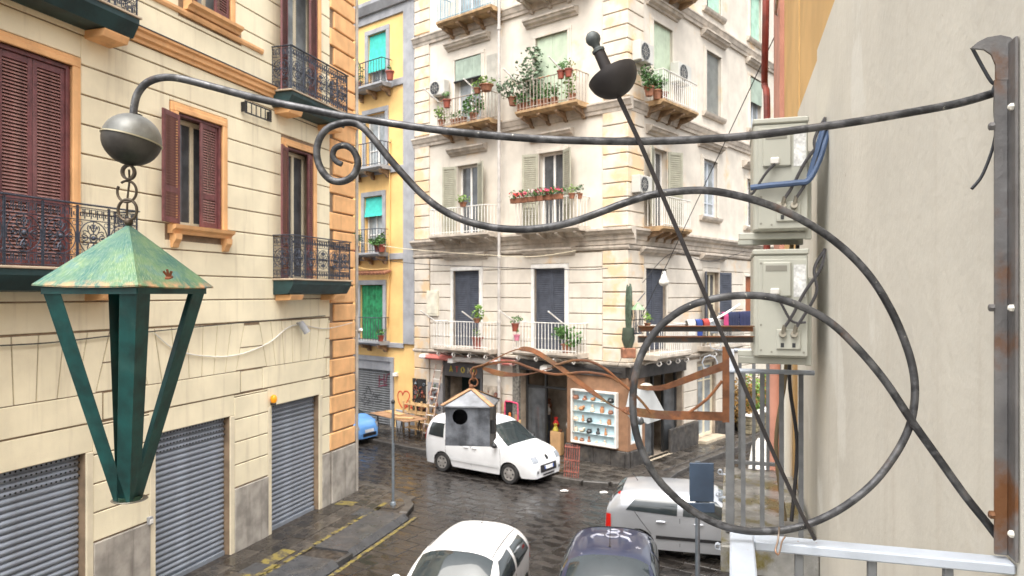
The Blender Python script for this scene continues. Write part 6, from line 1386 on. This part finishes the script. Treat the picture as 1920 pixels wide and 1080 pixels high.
potted('hanging_pot', 'red pot with trailing leaves on the left end of the balcony above the shop', onM(966,.78,4.30), .13, .28, redp, leaf, .22, .14, 70, .09); potted('hanging_pot', 'pink pot hung low on the balcony railing above the shop', onM(969,.80,4.0), .11, .2, mat('pink_plastic', (.6,.2,.28)), leaf, .08, .06, 20, .06)
potted('potted_shrub', 'row shrub behind the white bars of the side-face balcony by the pale green shutter', onN(1217,.5,11.82), .16, .3, terra, leaf, .3, .4, 220, .12); potted('potted_plant', 'second plant behind the white bars of the side-face balcony', onN(1232,.5,11.82), .16, .3, terra, leaf, .28, .3, 160, .12); potted('potted_plant', 'small plant near the air conditioner end of the side-face balcony', onN(1245,.55,11.82), .14, .3, terra, leafd, .24, .3, 120, .11)
for k, (x, y, o_) in enumerate(((667,470,.45), (716,472,.45), (708,474,.4))): potted('potted_plant', ['green plant in a red pot on the left of the yellow building balcony', 'tall green plant on the right of the yellow building balcony', 'low plant beside the tall one on the yellow building balcony'][k], FM.w(FM.u(x,o_), -o_, Y3[2]), .16, .3, redp, leaf, .32, .38-.1*k, 200, .12)
potted('potted_plant', 'red pot plant on the lowest yellow building balcony', FM.w(FM.u(714,.4), -.4, Y4[2]), .14, .24, redp, leaf, .22, .12, 80, .09); potted('potted_plant', 'red pot on the top yellow building balcony by the teal blind', FM.w(FM.u(731,.4), -.4, Y1[2]), .17, .36, redp, leaf, .12, .1, 40, .08); potted('potted_plant', 'dark leafy pot on the left of the top yellow building balcony', FM.w(FM.u(672,.4), -.4, Y1[2]), .15, .28, terra, leaf, .25, .5, 140, .12)
# corner cactus in a planter
q = thing('potted_cactus', 'tall dark cactus in a green sack planter on the corner balcony', 'cactus', onN(1178,.62,3.62+.35)); cg = mat('dark_cactus', (.06,.09,.06), .6, var=.3, scale=12)
MB().lathe([(.12,0),(.20,.25),(.17,.6),(.14,.58)], None, 12).build('planter', mat('dull_green_sack', (.055,.075,.05), .7, var=.2), q, smooth=True); MB().cbox(-.2,.2,-.18,.18,-.3,-.0,.02).build('pot', terra, q)
for k in range(7): a = rd.uniform(0,6.28); r = rd.uniform(.02,.09); h = rd.uniform(.7,1.35); MB().tube(spline([(r*math.cos(a),r*math.sin(a),.6),(r*1.6*math.cos(a),r*1.6*math.sin(a),.6+h*.5),(r*1.1*math.cos(a+.5),r*1.1*math.sin(a+.5),.6+h)],4), [.055,.06,.06,.06,.06,.055,.05,.04,.015], 7).build('stem', cg, q, smooth=True)
q = thing('balcony_lantern', 'small iron lantern with a pale green roof beside the cactus', 'lantern', onN(1196,.9,FN.z(1196,628,.9))); MB().lathe([(.22,.75),(.21,.77),(.05,.93),(.03,.96)], None, 6).build('roof', mat('pale_green_roof', (.20,.30,.17), .6, var=.15), q)
for k in range(6): a = R_(60*k); MB().tube([(.17*math.cos(a),.17*math.sin(a),.74),(.10*math.cos(a),.10*math.sin(a),.05)], .014, 5).build('leg', iron, q)
MB().lathe([(.11,.03),(.11,.06)], None, 10).build('base', iron, q); MB().tube([(0,0,1.0),(.3,.5,1.25)], .015, 5).build('hanger', iron, q)
potted('potted_plant', 'lime plant on the side-face first-floor railing beside the green-roofed lantern', onN(1214,.78,4.55), .1, .14, terra, leafl, .18, .16, 60, .09)
# laundry on the side-face balcony
zl = 3.66+.98
for k, (x0, x1, h, c, lab) in enumerate(((1289,1303,.55,(.62,.60,.56),'white towel over the side-face balcony rail'), (1305,1316,.6,(.02,.05,.22),'blue cloth over the side-face balcony rail'), (1318,1329,.4,(.40,.05,.04),'red cloth over the side-face balcony rail'), (1330,1344,.5,(.40,.42,.44),'grey cloth over the side-face balcony rail'), (1356,1364,.5,(.45,.05,.16),'crimson cloth beside the navy sheets'), (1365,1384,.62,(.015,.02,.06),'navy sheet hung next to the crimson cloth'), (1385,1409,.66,(.015,.02,.07),'navy sheet hung next to the brown door'))):
    off = .80; a, b = FN.u(x0, off), FN.u(x1, off); w = b-a; R1 = []
    zt_ = zl if x1 < 1350 else zl+.2
    for j in range(7):
        f = j/6; R1.append([(w*i/14, -.05-.02*math.sin(i*1.7+k)*f-(.03 if j else 0), -h*f+(.0)) for i in range(15)])
    R1 = [[(w*i/14, .06+.015*math.sin(i*1.4), -h*.5) for i in range(15)], [(w*i/14, .05, 0) for i in range(15)], [(w*i/14, 0, .03) for i in range(15)]]+R1
    o = MB().grid(R1).build('hanging_cloth', mat('cloth_%d' % k, c, .9, var=.15, scale=6), None, FN.w(a, -off+.05, zt_+.03), (0,0,FN.a), smooth=True); md = o.modifiers.new('s', 'SOLIDIFY'); md.thickness = .012; tag(o, lab, 'laundry')
q = tag(MB().tube([(0,0,0),(FN.u(1412,.8)-FN.u(1350,.8),0,0)], .02, 6).build('laundry_pole', galv, None, FN.w(FN.u(1350,.8), -.75, zl+.23), (0,0,FN.a)), 'thin metal pole carrying the navy sheets', 'pole')
q = tag(MB().tube(spline([(0,0,0),(.5,-.3,.25),(1.0,-.7,.62)],3), .04, 8).build('awning_tube', white_p, None, FN.w(FN.u(1330,.8), -.80, zl-.05), (0,0,FN.a), smooth=True), 'white tube slanting up from the laundry balcony', 'tube')
# raised bed, shrubs and a covered scooter down the side street
gst = mat('mossy_rubble', (.20,.17,.11), .85, var=.35, scale=5, stain=(.10,.11,.03), stain_amt=.6, bump=.6, bscale=12)
q = thing('stone_planter', 'low mossy stone planter along the side face of the white building', 'planter', FN.w(7.6, -.95, .13), FN.a); rd = random.Random(21)
for r in range(4):
    x = 0
    while x < 6: w = rd.uniform(.3,.6); MB().cbox(x+.01, x+w-.01, 0, .25+rd.uniform(-.03,.03), r*.17+.006, r*.17+.164, .02).build('stone', gst, q); x += w
MB().cbox(-.05, 6.2, -.05, .35, .69, .76, .015).build('coping', white_p, q)
for k, (u, rz_, m_, lab) in enumerate(((8.1,1.1,mat('autumn_leaf', (.28,.16,.04), .7, var=.5, scale=3),'rust-brown shrub in the stone planter by the house door'), (9.2,1.2,leafl,'bright green shrub in the stone planter'), (10.4,1.2,mat('autumn_leaf', (0,0,0)),'ochre shrub next to the bright green one'), (11.6,1.1,leafl,'light green shrub at the far end of the stone planter'))):
    potted('planter_shrub', lab, FN.w(u, -.45, .13), .3, .5, gst, m_, .6, .95, 900, .14, .3, cat='shrub')
q = thing('covered_scooter', 'white cloth cover over a scooter beyond the neighbouring balcony', 'scooter', at(1428,825,20).xy.to_3d(), R_(70)); R1 = []
for i in range(13):
    f = i/12; x = -.95+1.9*f; h = [.75,.98,1.05,1.0,.98,1.0,1.06,1.2,1.42,1.55,1.5,1.15,.8][i]; w = .38-.14*abs(f-.5); R1.append([(x, w*1.2, .04), (x, w*1.05, h*.5), (x, w*.8, h*.85), (x, w*.3, h), (x, -w*.3, h), (x, -w*.8, h*.85), (x, -w*1.05, h*.5), (x, -w*1.2, .04)])
mb = MB().grid(R1); mb.add(R1[0], [tuple(range(8))]); mb.add(R1[-1], [tuple(range(8))]); mb.build('cover', mat('white_cover_cloth', (.62,.60,.56), .8, var=.08, scale=4), q, smooth=True)
for x in (-.7,.7): MB().ring((x,0,.22), .18, .06, n=18, k=8).build('wheel', rubber, q, smooth=True)
# litter on the wet stones
for k, (x, y) in enumerate(((1058,921), (1132,924))):
    o = MB().add([(-.12,-.06,.012),(.10,-.08,.02),(.13,.05,.012),(.02,.02,.05),(-.1,.07,.014)], [(0,1,3),(1,2,3),(2,4,3),(4,0,3)]).build('litter', white_p, None, gnd(x, y)); tag(o, ['crumpled white paper on the road near the red gate', 'flattened white paper on the road above the silver car'][k], 'litter')
